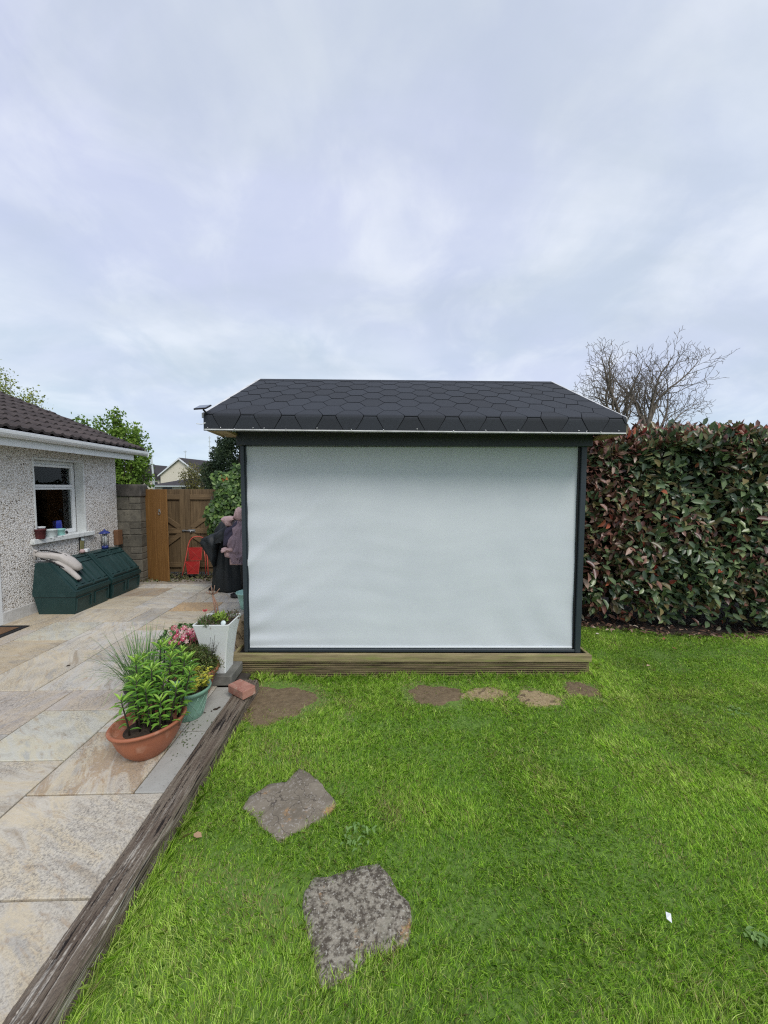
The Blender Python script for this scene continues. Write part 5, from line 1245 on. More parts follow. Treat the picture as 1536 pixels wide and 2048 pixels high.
def rosettes(t, N, seed, rx, ry, h, z0):
    rs = random.Random(seed); me = [leafmesh('leaf', .030, .021, M['leaf'], .25, -.12, c) for c in ((.10, .22, .06), (.14, .28, .075), (.075, .17, .05))]; k = 0
    for i in range(N):
        ph = math.acos(1-(i+.5)/N*.95); th = i*2.39996; d = Vector((math.cos(th)*math.sin(ph), math.sin(th)*math.sin(ph), math.cos(ph))); p = Vector((d.x*rx, d.y*ry, z0+d.z*h))
        g = MB(); g.tube([(p.x*.5, p.y*.5, z0-.01), p], .003, 5); st = g.build('stem', M['stalk'], t)
        Q = d.to_track_quat('Z', 'Y')
        for j in range(7):
            q = Q @ (Matrix.Rotation(j*2*PI/7+(j%2)*.3, 4, 'Z') @ Matrix.Rotation(-(.35+.4*(j % 2)), 4, 'Y')).to_quaternion()
            o = put('leaf', me[rs.randrange(3)], st, loc=p); o.rotation_mode = 'QUATERNION'; o.rotation_quaternion = q; s = rs.uniform(.9, 1.3); o.scale = (s, s, s); k += 1
    return k
rosettes(t, 42, 3, .19, .17, .15, .20)
# white square planter on a concrete block
t = thing('concrete_block', 'low grey concrete block under the white planter', 'concrete block', (-1.29, 3.26, PZ), house=True)
g = MB(); g.box((-.22, -.235, 0), (.155, .04, .085), .008); g.build('block', M['concrete'], t)
def planter():
    t = thing('white_planter', 'tall square white planter with curved sides holding a bare twig and small succulents', 'planter', (-1.285, 3.158, PZ+.0855), house=True)
    H_ = .418; rt, rb = .145, .088; vs = []; fs = []; rows = 14
    def ring(r, z, cr=.010):
        out = []
        for sx, sy in ((1, 1), (-1, 1), (-1, -1), (1, -1)):
            for q in (0, 1):
                dx, dy = ((cr, 0), (0, cr)) if (sx*sy > 0) == (q == 1) else ((0, cr), (cr, 0))
                out.append((sx*(r-dx), sy*(r-dy), z))
        return out
    # order points counter-clockwise
    def rr(r, z, cr=.008): return [(r, r-cr, z), (r-cr, r, z), (-r+cr, r, z), (-r, r-cr, z), (-r, -r+cr, z), (-r+cr, -r, z), (r-cr, -r, z), (r, -r+cr, z)]
    for i in range(rows+1):
        f = i/rows; r = rb+(rt-rb)*(f**1.9*.82+f*.18); vs += rr(r, H_*f)
    vs += rr(rt-.004, H_+.003); vs += rr(rt-.010, H_+.001); vs += rr(rt-.014, H_-.06)
    n = rows+4
    for i in range(n-1):
        for k in range(8): fs.append((i*8+k, i*8+(k+1) % 8, (i+1)*8+(k+1) % 8, (i+1)*8+k))
    fs.append(tuple(range(7, -1, -1)))
    g = MB(); g.add(vs, fs); g.build('body', M['whitepot'], t)
    g = MB(); g.box((-.124, -.124, H_-.04), (.124, .124, H_-.022)); g.build('soil', M['soil'], t)
    g = MB(); z = H_-.03
    g.tube([(-.015, .02, z), (-.03, .025, z+.12), (-.045, .02, z+.235)], [.010, .008, .007], 7); g.tube([(.0, .02, z), (-.01, .03, z+.13), (-.04, .02, z+.225)], [.008, .006, .005], 6)
    for dx, dy, dz in ((-.05, -.01, .02), (.055, .01, .045), (.02, .0, .075), (-.02, .02, .07), (.05, -.01, .02), (-.015, -.03, .04)):
        g.tube([(-.045, .02, z+.235), (-.045+dx*.6, .02+dy, z+.235+dz*.4), (-.045+dx, .02+dy, z+.235+dz)], [.0045, .0035, .003], 5)
    g.build('bare_twig', M['wood_twig'], t)
    cushion(t, (-.02, -.02), .115, .11, .045, 900, .022, .007, [(.10, .17, .05), (.14, .13, .07), (.19, .12, .10)], 21, H_-.02)
    V, Q, C = blades(60, .05, .05, .09, .004, [(.12, .22, .05)], .8, .6, 7, 0); put('grass_tuft', np_mesh('grass_tuft', V, Q, M['leaf'], C), t, loc=(-.07, -.08, H_-.02), kind='stuff')
    cushion(t, (.03, -.03), .045, .045, .055, 160, .026, .014, [(.30, .42, .07), (.24, .36, .06)], 22, H_, name='lime_succulent')
    cushion(t, (.09, .08), .06, .06, .06, 160, .022, .009, [(.16, .11, .07), (.10, .13, .05)], 23, H_-.02, name='trailing_plant')
    V, p, cc = leaves(np.tile([-.075, -.06, H_+.085], (5, 1)), narr([(math.cos(w), math.sin(w)*.6, .8) for w in np.arange(5)*1.257]), np.tile([0, -1., .3], (5, 1)), .026, .014, np.tile([.55, .09, .10], (5, 1)), .2, .2); rf_ = put('red_flower', np_mesh('red_flower', V, p, M['leaf'], cc), t); g = MB(); g.tube([(-.06, -.05, H_-.02), (-.07, -.058, H_+.04), (-.075, -.06, H_+.086)], .0016, 5); g.build('flower_stalk', M['stalk'], rf_)
    g = MB(); g.lathe([(.001, 0), (.016, .001), (.021, .007), (.016, .013), (.001, .015)], 14); g.build('white_shell', M['clearpl'], t, loc=(.093, -.115, H_+.008), rot=(PI/2-.3, 0, 0))
planter()
# brick on the end of the sleeper
t = thing('brick', 'loose pinkish clay brick resting on the far end of the sleeper', 'brick', (-.990, 2.842, .101), R(-36), house=True)
g = MB(); g.box((-.095, -.055, 0), (.095, .055, .065), .006)
for i, v in enumerate(g.v): g.v[i] = tuple(Vector(v)+Vector((random.uniform(-.0015, .0015),)*3))
g.build('clay_brick', M['brick'], t)

# ------------------------------------------------------------------ HEDGE
def make_hedge():
    t = thing('photinia_hedge', 'tall clipped hedge of glossy dark green and red leaves at the right behind the shed', 'hedge', (4.2, 4.9, 0))
    O = np.array([4.2, 4.9, 0]); rs = np.random.RandomState(11)
    def front(x, z): 
        b = hedge_y(x)+.04-.16*np.sin(np.clip(z/2.4, 0, 1)*PI*.8)+.10*np.exp(-(z/.30)**2)+.07*snoise(x, z, 3.2, 13)+.035*snoise(x, z, 9, 14)
        return b
    def top(x, y): return 2.25+.09*snoise(x, y, 2.6, 15)+.07*snoise(x, y, 8, 16)-.10*np.exp(-((y-hedge_y(x))/.14))
    # front shell
    N1 = 17500; x = 1.55+(7.0-1.55)*rs.rand(N1); z = .06+2.35*rs.rand(N1)**.92; dep = rs.exponential(.125, N1); y = front(x, z)+np.minimum(dep, .5)
    lowgap = (z < .24+.10*snoise(x, z*0, 4, 17)) & (rs.rand(N1) < .55); left = (x < 2.35) & (z < .75) & (rs.rand(N1) < .6)
    zt = top(x, y); ok = (z < zt+.02) & ~lowgap & ~left; x, y, z, dep = x[ok], y[ok], z[ok], dep[ok]
    N2 = 8500; x2 = 1.55+5.45*rs.rand(N2); y2 = front(x2, 2.3)+1.3*rs.rand(N2)**1.8-.04; z2 = top(x2, y2)+rs.normal(size=N2)*.028
    X = np.concatenate([x, x2]); Yy = np.concatenate([y, y2]); Z = np.concatenate([z, z2]); N = len(X); isf = np.arange(N) < len(x)
    DP = np.concatenate([dep, np.zeros(N2)+.03])
    # twig-wise whorls: snap leaf attitude to clusters
    cl = np.floor(X*9)+np.floor(Z*9)*97+np.floor(Yy*9)*1009; h = np.sin(cl*12.9898)*43758.5; h -= np.floor(h); h2 = np.sin(cl*78.233)*12543.7; h2 -= np.floor(h2)
    out = np.where(isf[:, None], np.array([[0, -1., .25]]), np.array([[0, -.25, 1.]]))
    twig = unit(out+np.stack([(h-.5)*1.5, (h2-.5)*.7, (h2-.4)*1.0], 1))
    rnd_ = rs.normal(size=(N, 3)); perp = unit(np.cross(twig, rnd_)); d = unit(twig*(.35+.5*rs.rand(N))[:, None]+perp*1.0+np.array([0, 0, -.12])*isf[:, None])
    nn = unit(twig*1.0+rs.normal(size=(N, 3))*.42+np.array([0, -.25, .40]))
    L_ = .066+.062*rs.rand(N); Wd = L_*(.38+.13*rs.rand(N))
    red = .75*snoise(X, Z, 3.1, 18)+.75*np.clip((2.6-X)/1.0, -1, 1)+1.2*np.clip((Z-2.15)/.25, 0, 1)+.25*(Z > 1.75)+(h-.5)*1.3
    rr = rs.rand(N)
    green = ramp_cols(rs.rand(N), [(0, (.035, .060, .033)), (.5, (.095, .145, .07)), (.85, (.19, .26, .11)), (1, (.28, .33, .15))])
    maroon = ramp_cols(rs.rand(N), [(0, (.09, .038, .03)), (.5, (.19, .085, .062)), (.85, (.30, .165, .12)), (1, (.42, .29, .22))])
    olive = ramp_cols(rs.rand(N), [(0, (.07, .065, .028)), (1, (.22, .18, .08))])
    C = np.where((red+rs.normal(size=N)*.55 > .22)[:, None], maroon, green); C = np.where((rr > .80)[:, None], olive, C)
    bright = (rr < .012) | ((Z > 2.16) & (rs.rand(N) < .22) & (h > .55)); C[bright] = ramp_cols(rs.rand(bright.sum()), [(0, (.24, .035, .028)), (1, (.42, .13, .07))])
    # young upright shoots on top
    sh = (~isf) & (rs.rand(N) < .34); d[sh] = unit(np.stack([rs.normal(size=sh.sum())*.5, rs.normal(size=sh.sum())*.5, np.ones(sh.sum())], 1)); Z[sh] += .02+.05*rs.rand(sh.sum())
    P_ = np.stack([X, Yy, Z], 1)-O
    # the 300 that show largest: outermost near leaves, as objects
    score = L_*Wd/(Yy**2)*np.abs(np.einsum('ij,j->i', nn, np.array([0, -1., 0])))*np.exp(-DP/.02)*isf*(X > 2.0)*(X < 4.6)
    pick = np.argsort(-score)[:296]; rest = np.ones(N, bool); rest[pick] = False
    V, p, cc = leaves(P_[rest], d[rest], nn[rest], L_[rest], Wd[rest], C[rest], .14, .08)
    put('foliage', np_mesh('foliage', V, p, M['hedgeleaf'], cc, smooth=True), t, kind='stuff')
    for i in pick:
        V, p, cc = leaves(np.zeros((1, 3)), d[i:i+1], nn[i:i+1], L_[i]*1.05, Wd[i]*1.05, C[i:i+1], .22, .16)
        put('leaf', np_mesh('leaf', V, p, M['hedgeleaf'], cc, smooth=True), t, loc=tuple(P_[i]-np.array([0, .02, 0])))
    # woody interior
    g = MB(); r2 = random.Random(3)
    for k in range(34):
        x = 1.6+5.3*k/33+r2.uniform(-.05, .05); y = float(hedge_y(x))+r2.uniform(.35, .9)
        for m_ in range(3):
            e = Vector((x+r2.uniform(-.35, .35), y+r2.uniform(-.5, .4), r2.uniform(1.4, 2.2))); b = Vector((x, y, 0)); mid = b.lerp(e, .5)+Vector((r2.uniform(-.1, .1), r2.uniform(-.1, .1), 0))
            g.tube([b-Vector(O), mid-Vector(O), e-Vector(O)], [.016, .011, .005], 5)
            for q in range(5):
                s = mid.lerp(e, r2.random()); f = s+Vector((r2.uniform(-.25, .25), r2.uniform(-.45, .1), r2.uniform(-.05, .25))); g.tube([s-Vector(O), f-Vector(O)], [.004, .002], 4)
    g.build('branches', M['bark'], t)
    # solid dark core for the inner leaves, hedge shade put into its colour
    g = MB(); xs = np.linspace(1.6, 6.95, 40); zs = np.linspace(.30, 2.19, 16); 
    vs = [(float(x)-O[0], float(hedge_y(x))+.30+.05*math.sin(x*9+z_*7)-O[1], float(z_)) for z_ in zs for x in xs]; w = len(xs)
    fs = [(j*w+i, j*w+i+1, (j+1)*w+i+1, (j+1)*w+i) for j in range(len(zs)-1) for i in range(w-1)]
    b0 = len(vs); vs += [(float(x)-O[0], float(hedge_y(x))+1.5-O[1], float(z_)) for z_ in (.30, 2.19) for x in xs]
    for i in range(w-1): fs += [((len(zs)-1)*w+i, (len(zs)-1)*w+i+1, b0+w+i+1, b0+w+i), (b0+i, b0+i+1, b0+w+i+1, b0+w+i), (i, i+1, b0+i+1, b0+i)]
    g.add(vs, fs); g.build('dark_core', mat('dark_hedge_core', (.012, .017, .010), (.022, .020, .012), rough=.9, scale=18, bump=1, bscale=30, bdist=.05), t)
make_hedge()
# fallen leaves
def litter(pts, label, group, seed, cols, L_=(.035, .06)):
    rs = random.Random(seed)
    for (x, y, z, c, lab) in pts:
        V, p, cc = leaves(np.array([[-.03, 0, 0.]]), np.array([[1., 0, .05]]), np.array([[0, 0, 1.]]), rs.uniform(*L_), rs.uniform(.02, .03), np.array([c]), .15, rs.uniform(-.1, .15))
        o = put('fallen_leaf', np_mesh('fallen_leaf', V, p, M['litter'], cc, smooth=True), None, loc=(x, y, z), rot=(rs.uniform(-.3, .3), rs.uniform(-.25, .25), rs.uniform(0, 6.28))); tag(o, lab, 'leaf', group)
tan, red_, wht = (.52, .36, .26), (.26, .08, .05), (.66, .60, .50)
litter([(2.41, 3.40, .045, tan, 'pale tan fallen leaf alone in the lawn to the right of the shed'), (2.36, 4.18, .035, wht, 'whitish curled leaf on the grass by the right corner of the shed'), (2.18, 4.28, .035, tan, 'brownish leaf half hidden beside the right post of the shed'),
        (3.0, 4.03, .04, red_, 'small red-brown leaf in the lawn, farther of two near the hedge'), (2.93, 3.77, .045, red_, 'small red-brown leaf in the lawn, nearer of two near the hedge'), (-.86, 1.69, .035, (.40, .26, .15), 'small tan leaf in the grass next to the sleeper')], '', 'fallen leaves on the lawn', 3, None)
rs = np.random.RandomState(21); n = 620; x = 1.7+5*rs.rand(n); y = hedge_y(x)-.10+.45*rs.rand(n)**1.3+.03*np.sin(x*5); ti = rs.rand(n)
V, p, cc = leaves(np.stack([x, y, .022+.02*rs.rand(n)], 1), np.stack([rs.normal(size=n), rs.normal(size=n), .15*rs.normal(size=n)], 1), np.stack([.3*rs.normal(size=n), .3*rs.normal(size=n), np.ones(n)], 1), .05+.03*rs.rand(n), .024,
                  ramp_cols(ti, [(0, (.05, .025, .018)), (.6, (.16, .085, .055)), (.88, (.30, .20, .14)), (1, (.55, .45, .35))]), .2, .12)
tag(put('leaf_litter', np_mesh('leaf_litter', V, p, M['litter'], cc)), 'brown leaf litter along the foot of the hedge', 'leaf litter', kind='stuff')
t = thing('white_scrap', 'small white scrap of paper lying in the lawn at the lower right', 'litter', (1.072, 1.346, .042), 1.1)
g = MB(); g.add([(-.016, -.007, 0), (.016, -.009, .004), (.018, .007, .002), (-.014, .009, .006), (-.016, -.007, -.001), (.016, -.009, .003), (.018, .007, .001), (-.014, .009, .005)], [(0, 1, 2, 3), (7, 6, 5, 4)]); g.build('paper', M['upvc'], t)
# debris before the gates
n = 900; u = -4.0+1.75*rs.rand(n); v = 6.55+.55*rs.rand(n); pos = np.array([hw(a, b, 0) for a, b in zip(u, v)]); pos[:, 2] = PZ-.02+.03*rs.rand(n)+.06*np.clip((v-6.85)/.3, 0, 1)*rs.rand(n)
V, p, cc = leaves(pos, rs.normal(size=(n, 3))*np.array([1, 1, .5]), np.stack([.5*rs.normal(size=n), .5*rs.normal(size=n), np.ones(n)], 1), .05, .025, ramp_cols(rs.rand(n), [(0, (.05, .04, .02)), (.5, (.10, .09, .035)), (.8, (.10, .14, .04)), (1, (.28, .20, .12))]), .2, .2)
tag(put('gate_debris', np_mesh('gate_debris', V, p, M['litter'], cc)), 'dead leaves and weeds gathered at the foot of the gates', 'leaf litter', kind='stuff')
# weeds and spilled soil on the strip beside the pots
n = 60; pos = np.array([hw(-1.20+.05*a, 2.40+.10*b, PZ+.004) for a, b in rs.normal(size=(n, 2))])
V, p, cc = leaves(pos, rs.normal(size=(n, 3))*np.array([1, 1, .3]), np.stack([.3*rs.normal(size=n), .3*rs.normal(size=n), np.ones(n)], 1), .012, .007, ramp_cols(rs.rand(n), [(0, (.05, .08, .02)), (1, (.12, .17, .04))]), .2, .1)
tag(put('small_weed', np_mesh('small_weed', V, p, M['litter'], cc)), 'small green weed on the concrete strip beside the aqua pot', 'weed', kind='stuff')
for i, (u_, v_, s_) in enumerate(((-1.13, 2.70, .012), (-1.115, 2.72, .010), (-1.15, 2.68, .006), (-1.19, 2.66, .006), (-2.72, 3.42, .011))):
    g = MB(); g.lathe([(s_*.7, 0), (s_, s_*.3), (s_*.5, s_*.7), (.0005, s_*.8)], 8, sx=1.5, rot=i); 
    o = g.build('soil_crumb', M['soil'], None, loc=hw(u_, v_, PZ)); tag(o, ('largest dark crumb of soil by the brick', 'second dark crumb of soil touching the largest one by the brick', 'small dark soil crumb between the brick and the pots, nearer the brick', 'small dark soil crumb on the concrete strip, nearer the pots', 'single dark crumb on the paving slabs far from the pots')[i], 'soil crumb', 'soil crumbs on the paving')

# ------------------------------------------------------------------ TREES
def grow(seed, base, height, r0, depth=5, spread=.5, splits=(2, 3), up=.25, lenf=.72, wig=.12, first=.3, dirs=None):
    rs = random.Random(seed); segs = []; tips = []
    def br(p, d, L_, r, k):
        pts = [p]; rad = [r]; n = 4
        for i in range(n):
            d = (d+Vector((rs.uniform(-wig, wig), rs.uniform(-wig, wig), rs.uniform(-wig*.5, wig)+up*.1))).normalized(); p = p+d*(L_/n); pts.append(p); rad.append(r*(1-.38*(i+1)/n))
            if k >= 2 and i < n-1 and rs.random() < .55:
                a = Vector((rs.uniform(-1, 1), rs.uniform(-1, 1), rs.uniform(-.2, .6))); br(p, (d+a*spread*1.2).normalized(), L_*rs.uniform(.35, .55), r*.42, k+1 if k+1 <= depth else depth) if k < depth else None
        segs.append((pts, rad)); tips.append((p, d, k)) if k >= depth-1 else None
        if k < depth:
            for q in range(rs.choice(splits)):
                a = Vector((rs.uniform(-1, 1), rs.uniform(-1, 1), rs.uniform(-.3, .4))); nd = (d+a*spread+Vector((0, 0, up*.5))).normalized(); br(p, nd, L_*lenf*rs.uniform(.75, 1.15), max(r*.60, .004), k+1)
    for dd in (dirs or [Vector((0, 0, 1))]): br(Vector(base), Vector(dd).normalized(), height*first, r0, 0)
    return segs, tips
def tube_all(segs, nmin=4):
    g = MB()
    for pts, rad in segs: g.tube(pts, rad, 6 if rad[0] > .04 else nmin, cap=False)
    return g
def tree_leaves(t, tips, N, spread, L_, W_, stops, seed, segs=None, name='crown', flat=1.0):
    rs = np.random.RandomState(seed); P0 = np.array([list(p) for p, d, k in tips]); idx = rs.randint(len(P0), size=N)
    P_ = P0[idx]+rs.normal(size=(N, 3))*np.array([spread, spread, spread*flat]); tone = rs.rand(len(P0))[idx]
    d = rdirs(N, rs); nn = unit(rs.normal(size=(N, 3))+np.array([0, 0, .8])); C = ramp_cols(.6*tone+.4*rs.rand(N), stops)
    V, p, cc = quads(P_, d, nn, L_*(.6+.8*rs.rand(N)), W_*(.6+.8*rs.rand(N)), C)
    return put(name, np_mesh(name, V, p, M['treeleaf'], cc), t)
def rdirs(n, rs): return unit(rs.normal(size=(n, 3)))
# bare tree beyond the hedge: two leaders
def make_bare():
    for lab, bx_, seed, zf, top, rim, lean in (('bare leafless tree beyond the hedge, left stem with low spreading twigs', 9.45, 5, 3.7, 6.75, (-2.0, .8), -.02), ('bare leafless tree beyond the hedge, taller right stem', 10.40, 27, 3.5, 6.95, (-1.0, 1.9), .03)):
        t = thing('bare_tree', lab, 'tree', (bx_-.32, 15.0, 0), group='bare trees beyond the hedge'); rs = random.Random(seed); g = MB(); tr = MB()
        tr.tube([(0, 0, 0), (lean, 0, zf*.5), (lean*2, 0, zf)], [.17, .15, .13], 8)
        def limb(p, d, L_, r, lev):
            n = max(3, int(L_/.16)); pts = [p]; rad = [r]; dd = d.copy(); sd_ = 1
            for i in range(n):
                f = (i+1)/n; w = .15 if lev else .10
                dd = (dd+Vector((rs.gauss(0, w), rs.gauss(0, w), rs.gauss(0, w)+.055))).normalized(); p = p+dd*(L_/n); pts.append(p); rad.append(max(r*(1-.85*f), .006))
                if lev < 3 and f > (.22 if lev == 0 else .12) and rs.random() < (.95, .85, .75)[lev]:
                    sd_ = -sd_; ax = Vector((dd.z, 0, -dd.x)); 
                    if ax.length < .05: ax = Vector((1, 0, 0))
                    nd = (dd*.85+ax.normalized()*sd_*rs.uniform(.45, .95)+Vector((0, rs.uniform(-.6, .6), .12))).normalized()
                    limb(p, nd, max(.14, L_*(.60-.34*f)*rs.uniform(.5, 1.1)), max(rad[-1]*.55, .0085), lev+1)
            (tr if r > .05 else g).tube(pts, rad, 5 if r > .03 else 3, cap=False)
        h = top-zf
        base = Vector((lean*2, 0, zf-.05))
        for (dx, k, r) in ((rim[0]*1.05, .74, .065), (rim[0]*.55, .90, .07), (lean*3, 1.0, .09), (rim[1]*.45, .95, .075), (rim[1]*.95, .78, .065), (rim[1]*1.15, .42, .045), (rim[0]*1.15, .38, .045), (rim[0]*.2, .8, .05)):
            d = Vector((dx, rs.uniform(-.8, .8), h*k)); limb(base+Vector((0, 0, rs.uniform(-.3, .35))), d.normalized(), d.length*.97, r, 0)
        tr.build('trunk', M['greybark'], t); g.build('branches', M['greybark'], t, kind='stuff')
make_bare()
# leafy tree behind the block wall: many upright shoots
def shoots_tree(name, label, base, w, dpt, z0, h, N, nl, seed, stops, L_, W_, group=None, spire=.35, dome=1.0, fl=.10):
    t = thing(name, label, 'tree', base, group=group); rs = random.Random(seed); g = MB(); tips = []
    g.tube([(0, 0, 0), (.03, 0, z0*.6), (0, 0, z0)], [.11, .09, .07], 8); g.build('trunk', M['bark'], t)
    g = MB()
    for k in range(N):
        a = rs.uniform(0, 6.28); r = math.sqrt(rs.random()); x, y = w*r*math.cos(a), dpt*r*math.sin(a); top = z0+(h-z0)*(1-dome*.55*r*r)*rs.uniform(.78, 1.0)
        s = Vector((x*.25, y*.25, z0*rs.uniform(.7, 1.0))); e = Vector((x, y, top)); m_ = s.lerp(e, .45)+Vector((x*.25, y*.25, 0)); pts = [s, m_, e]; g.tube(pts, [.03, .018, .006], 4, cap=False)
        for i in range(26):
            f = (i/25)**.75; q = s.lerp(m_, f*2) if f < .5 else m_.lerp(e, f*2-1); w_ = (1-f)*spire+.05; tips.append((q+Vector((rs.gauss(0, w_), rs.gauss(0, w_), rs.gauss(0, .05))), None, 0))
    g.build('branches', M['bark'], t); tree_leaves(t, tips, nl, fl, L_, W_, stops, seed); return t
GS = [(0, (.07, .13, .02)), (.5, (.16, .28, .04)), (1, (.30, .42, .07))]
YG = [(0, (.13, .17, .03)), (.5, (.26, .31, .05)), (1, (.42, .45, .12))]
c = hw(-7.95, 12.0, 0)
shoots_tree('garden_tree', 'bright green leafy tree with upright shoots behind the block wall', tuple(c), 1.05, 1.0, 1.3, 4.05, 30, 19000, 5, GS, .085, .06, spire=.22, dome=.62, fl=.06)
c = hw(-12.3, 12.5, 0)
shoots_tree('garden_tree', 'yellow-green budding tree rising behind the bungalow roof', tuple(c), 2.5, 1.4, 1.8, 5.6, 80, 36000, 9, YG, .075, .045, spire=.26, dome=1.05, fl=.10)
c = hw(-10.75, 24, 0)
shoots_tree('garden_tree', 'olive budding small tree in front of the cream gabled house', tuple(c), .95, .8, 1.3, 3.3, 22, 3000, 13, [(0, (.08, .09, .03)), (.6, (.18, .17, .045)), (1, (.30, .27, .09))], .09, .06, spire=.25, dome=.6, fl=.12)
# dark evergreen
def evergreen():
    t = thing('evergreen_tree', 'dark evergreen tree behind the left end of the shed roof', 'tree', (-4.55, 12.2, 0)); rs = np.random.RandomState(6)
    g = MB(); g.tube([(0, 0, 0), (0, 0, 1.5), (.02, 0, 3.0)], [.13, .10, .03], 8); g.build('trunk', M['bark'], t)
    N = 26000; cl = 90; ph = rs.rand(cl)*2*PI; zc = 1.0+2.3*rs.rand(cl)**.9; rr = (1.02*np.sqrt(np.clip(1-((zc-1.9)/1.55)**2, 0.02, 1)))*np.sqrt(rs.rand(cl)*.6+.4)
    CC = np.stack([rr*np.cos(ph), rr*np.sin(ph), zc], 1); idx = rs.randint(cl, size=N); P_ = CC[idx]+unit(rs.normal(size=(N, 3)))*(.26*rs.rand(N)**.4)[:, None]
    C = ramp_cols(.5*rs.rand(cl)[idx]+.5*rs.rand(N), [(0, (.018, .035, .020)), (.6, (.040, .068, .032)), (1, (.085, .12, .05))])
    V, p, cc = quads(P_, unit(rs.normal(size=(N, 3))+np.array([0, 0, .3])), rdirs(N, rs), .06+.03*rs.rand(N), .03+.015*rs.rand(N), C); put('crown', np_mesh('crown', V, p, M['treeleaf'], cc), t)
evergreen()
# ivy over a post/wall
def ivy():
    t = thing('ivy_mass', 'thick glossy ivy growing over the fence to the left of the shed', 'ivy', (-2.45, 6.95, 0), house=True); rs = np.random.RandomState(8)
    g = MB(); g.box((-.40, .0, 0), (1.4, .09, 1.55)); g.build('backing_fence', M['gatewood'], t)
    g = MB(); r2 = random.Random(2)
    for k in range(14):
        x = -.42+.5*r2.random(); g.tube([(x*.5, -.02, .1), (x*.8, -.06, .6), (x, -.08, 1.0), (x*1.05, -.06, 1.5)], .007, 4)
    g.build('vines', M['bark'], t)
    N = 5200; x = -.45+1.5*rs.rand(N); z = .62+1.45*rs.rand(N); topz = 1.93+.20*np.clip((x+.2)/.5, -1, .6)+.05*np.sin(x*17); lowz = .78+.25*np.sin(x*9+1)+.35*np.clip(x, -.3, .2)
    lx = -.40+.12*np.sin(z*5)+.14*np.clip((1.1-z)/.5, 0, 1)-.02; ok = (z < topz) & ((z > lowz+.25) | (rs.rand(N) < .22)) & (x > lx); x, z = x[ok], z[ok]; n = len(x)
    y = -.13-.13*np.sin(np.clip((z-.7)/1.25, 0, 1)*PI)+.12*rs.rand(n)+.04*np.sin(x*11+z*7)
    C = ramp_cols(rs.rand(n), [(0, (.03, .065, .02)), (.5, (.075, .15, .035)), (.85, (.16, .27, .065)), (1, (.26, .37, .11))])
    hot = (np.abs(x+.15) < .035) & (np.abs(z-1.82) < .025); C[hot] = (.45, .20, .05)
    V, p, cc = leaves(np.stack([x, y, z], 1), unit(np.stack([rs.normal(size=n)*.8, -.3+0*x, -.7+.5*rs.normal(size=n)], 1)), unit(np.stack([rs.normal(size=n)*.4, -1+0*x, .5+.4*rs.normal(size=n)], 1)), .060+.03*rs.rand(n), .055, C, .12, .15)
    put('leaves', np_mesh('leaves', V, p, M['leaf'], cc, smooth=True), t, kind='stuff')
ivy()

# ------------------------------------------------------------------ FAR BUILDINGS
def pxy(px, Y): return (px-768)/769*Y*1.0   # lateral offset of a far thing at distance Y along the view
def gable_house():
    Y = 75; xa = pxy(362, Y); hwid = 4.35; L_ = 11
    t = thing('gabled_house', 'cream rendered house with dark gabled roof and white barge boards, far beyond the gates', 'house', (xa, Y, 0), R(-10))
    ze, zp = 4.25, 7.35
    g = MB(); g.ext([(-hwid, -1), (hwid, -1), (hwid, ze), (0, zp-.25), (-hwid, ze)], 0, L_, 'y'); g.build('wall', M['creamwall'], t)
    rf = MB(); o = .35; s = (zp-ze)/hwid
    rf.ext([(-hwid-o, ze-o*s+.12), (0, zp+.1), (hwid+o, ze-o*s+.12), (hwid+o, ze-o*s-.05), (0, zp-.1), (-hwid-o, ze-o*s-.05)], -.25, L_+.3, 'y'); rf_ = rf.build('roof', M['farroof'], t)
    g = MB(); g.ext([(-hwid-o, ze-o*s+.06), (0, zp+.04), (hwid+o, ze-o*s+.06), (hwid+o, ze-o*s-.20), (0, zp-.26), (-hwid-o, ze-o*s-.20)], -.38, -.26, 'y'); g.build('barge_board', M['upvc'], t)
    g = MB(); g.box((-.66, -.06, 1.9), (.02-.1, -.01, 3.2)); w = g.build('window', M['upvc'], t)
    for a, b in ((1.95, 2.5), (2.56, 3.12)):
        for c0, c1 in ((-.6, -.38), (-.34, -.14)): g = MB(); g.box((c0, -.09, a), (c1, -.061, b)); g.build('pane', M['farglass'], w)
    g = MB(); g.box((-3.5, 5.0, 5.2), (-2.5, 6.2, 6.3)); g.box((-3.65, 4.85, 6.3), (-2.35, 6.35, 6.5)); ch = g.build('chimney', M['farroof'], rf_)
    g = MB(); g.tube([(-3.0, 5.6, 6.5), (-3.0, 5.6, 9.4)], .05, 5); g.box((-3.4, 5.58, 9.2), (-2.6, 5.62, 9.26)); g.box((-3.2, 5.58, 9.0), (-2.8, 5.62, 9.06)); tag(g.build('aerial', M['lamp_grey'], t))
    g = MB(); g.tube([(3.0, 7, 6.0), (3.0, 7, 8.6)], .05, 5); g.box((2.7, 6.98, 8.4), (3.3, 7.02, 8.5)); g.build('aerial', M['lamp_grey'], t)
gable_house()
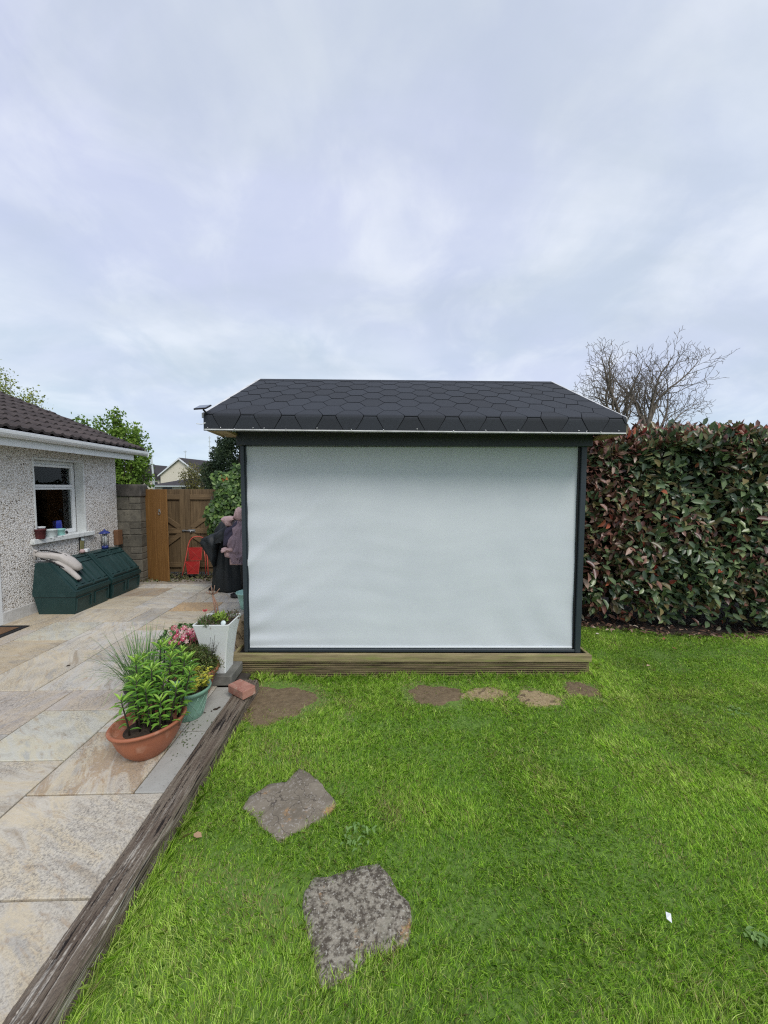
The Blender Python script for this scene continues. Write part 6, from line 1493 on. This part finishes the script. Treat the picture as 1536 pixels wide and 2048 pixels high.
def dark_bungalow():
    Y = 52; x0 = pxy(300, Y); x1 = pxy(452, Y)
    t = thing('low_bungalow', 'low bungalow with dark hipped roof and pale wall just above the gates', 'house', ((x0+x1)/2, Y, 0)); w = (x1-x0)/2
    g = MB(); g.box((-w+.5, 0, -.5), (w-.5, 7, 1.95)); g.build('wall', M['farwall'], t)
    g = MB(); e = 1.93; rz = 3.12
    g.add([(-w, -.5, e), (w, -.5, e), (w, 7.5, e), (-w, 7.5, e), (-w+4.6, 3.5, rz), (w-3.5, 3.5, rz)], [(0, 1, 5, 4), (1, 2, 5), (2, 3, 4, 5), (3, 0, 4), (3, 2, 1, 0)]); rf = g.build('roof', M['farroof'], t)
    g = MB(); g.box((-w, -.56, e-.18), (w, -.501, e-.0)); g.build('fascia_board', M['lamp_grey'], t)
    for x in (-3.4, -.8, 1.7): g = MB(); g.box((x, -.03, .9), (x+1.3, -.001, 1.7)); g.build('window', M['farglass'], t)
dark_bungalow()
def side_house():
    Y = 88; t = thing('slate_roofed_house', 'house with dark slate roof, mostly hidden behind the lamp post', 'house', (pxy(300, Y), Y, 0))
    g = MB(); g.box((-4.5, 0, -1), (2.2, 8, 3.6)); g.build('wall', M['farwall'], t)
    g = MB(); g.ext([(-5, 3.5), (-.6, 7.0), (2.9, 4.0), (2.9, 3.5)], -.4, 8.4, 'y'); g.build('roof', M['farroof'], t)
    g = MB(); g.box((1.2, -.05, 1.2), (1.9, -.01, 2.9)); g.build('window', M['farglass'], t)
side_house()
t = thing('street_lamp', 'pale grey street lamp post rising above the block wall and the gates', 'street lamp', (pxy(308.5, 46), 46, 0))
g = MB(); g.tube([(0, 0, 0), (0, 0, 2.5), (-.16, 0, 5.35)], [.14, .13, .075], 8); g.build('pole', M['lamp_grey'], t)
g = MB(); g.box((-.60, -.12, 5.36), (.02, .12, 5.46), .02); g.build('lamp_head', M['lamp_grey'], t)
t = thing('aerial_mast', 'thin aerial mast rising beside the dark evergreen under the shed eave', 'aerial', (pxy(422, 60), 60, 0))
g = MB(); g.tube([(0, 0, 0), (0, 0, 9.6)], .05, 5); g.build('mast', M['lamp_grey'], t)
for z in (6.5, 7.3, 8.0, 8.7, 9.3): g = MB(); g.box((-.22, -.03, z), (.22, .03, z+.05)); g.build('element', M['lamp_grey'], t)
# far tree belt so that no bare horizon shows from a step to the side
rs = np.random.RandomState(31); N = 30000; cl = 150; cx = -120+260*rs.rand(cl); cy = 110+25*rs.rand(cl); cr = 2.0+2.0*rs.rand(cl); idx = rs.randint(cl, size=N)
P_ = np.stack([cx[idx], cy[idx], 1.5+0*cx[idx]], 1)+unit(rs.normal(size=(N, 3)))*(cr[idx]*rs.rand(N)**.35)[:, None]*np.array([1.6, 1, .55]); P_[:, 2] = np.abs(P_[:, 2])
V, p, cc = quads(P_, rdirs(N, rs), rdirs(N, rs), 1.0, .8, ramp_cols(rs.rand(cl)[idx]*.5+.5*rs.rand(N), [(0, (.03, .05, .025)), (1, (.09, .12, .05))]))
tag(put('distant_trees', np_mesh('distant_trees', V, p, M['treeleaf'], cc)), 'distant line of green trees along the horizon', 'trees', kind='stuff')
# soft haze is slight on this overcast day; nothing to add
# a few broad-leaved weeds in the turf
rs = np.random.RandomState(41)
for lab, x, y, r, k in (('dark green broad-leaved weed in the lawn just above the large stepping stone', -.115, 1.70, .085, 34), ('grey-green weed patch in the lawn at the lower right, past the white scrap', 1.36, 1.30, .045, 26), ('grey-green weed patch at the right edge of the lawn', 2.55, 2.72, .10, 34)):
    a = rs.rand(k)*2*PI; q = r*np.sqrt(rs.rand(k)); c = np.stack([x+q*np.cos(a), y+.7*q*np.sin(a), .018+.010*rs.rand(k)], 1); a = rs.rand(k)*2*PI
    V, p, cc = leaves(c, np.stack([np.cos(a), np.sin(a), .25+.2*rs.rand(k)], 1), np.tile([0, 0, 1.], (k, 1)), .020+.014*rs.rand(k), .009+.004*rs.rand(k), ramp_cols(rs.rand(k), [(0, (.13, .25, .05)), (1, (.24, .38, .12))]), .15, .15)
    tag(put('weed', np_mesh('weed', V, p, M['leaf'], cc, smooth=True)), lab, 'weed', 'weeds in the lawn')
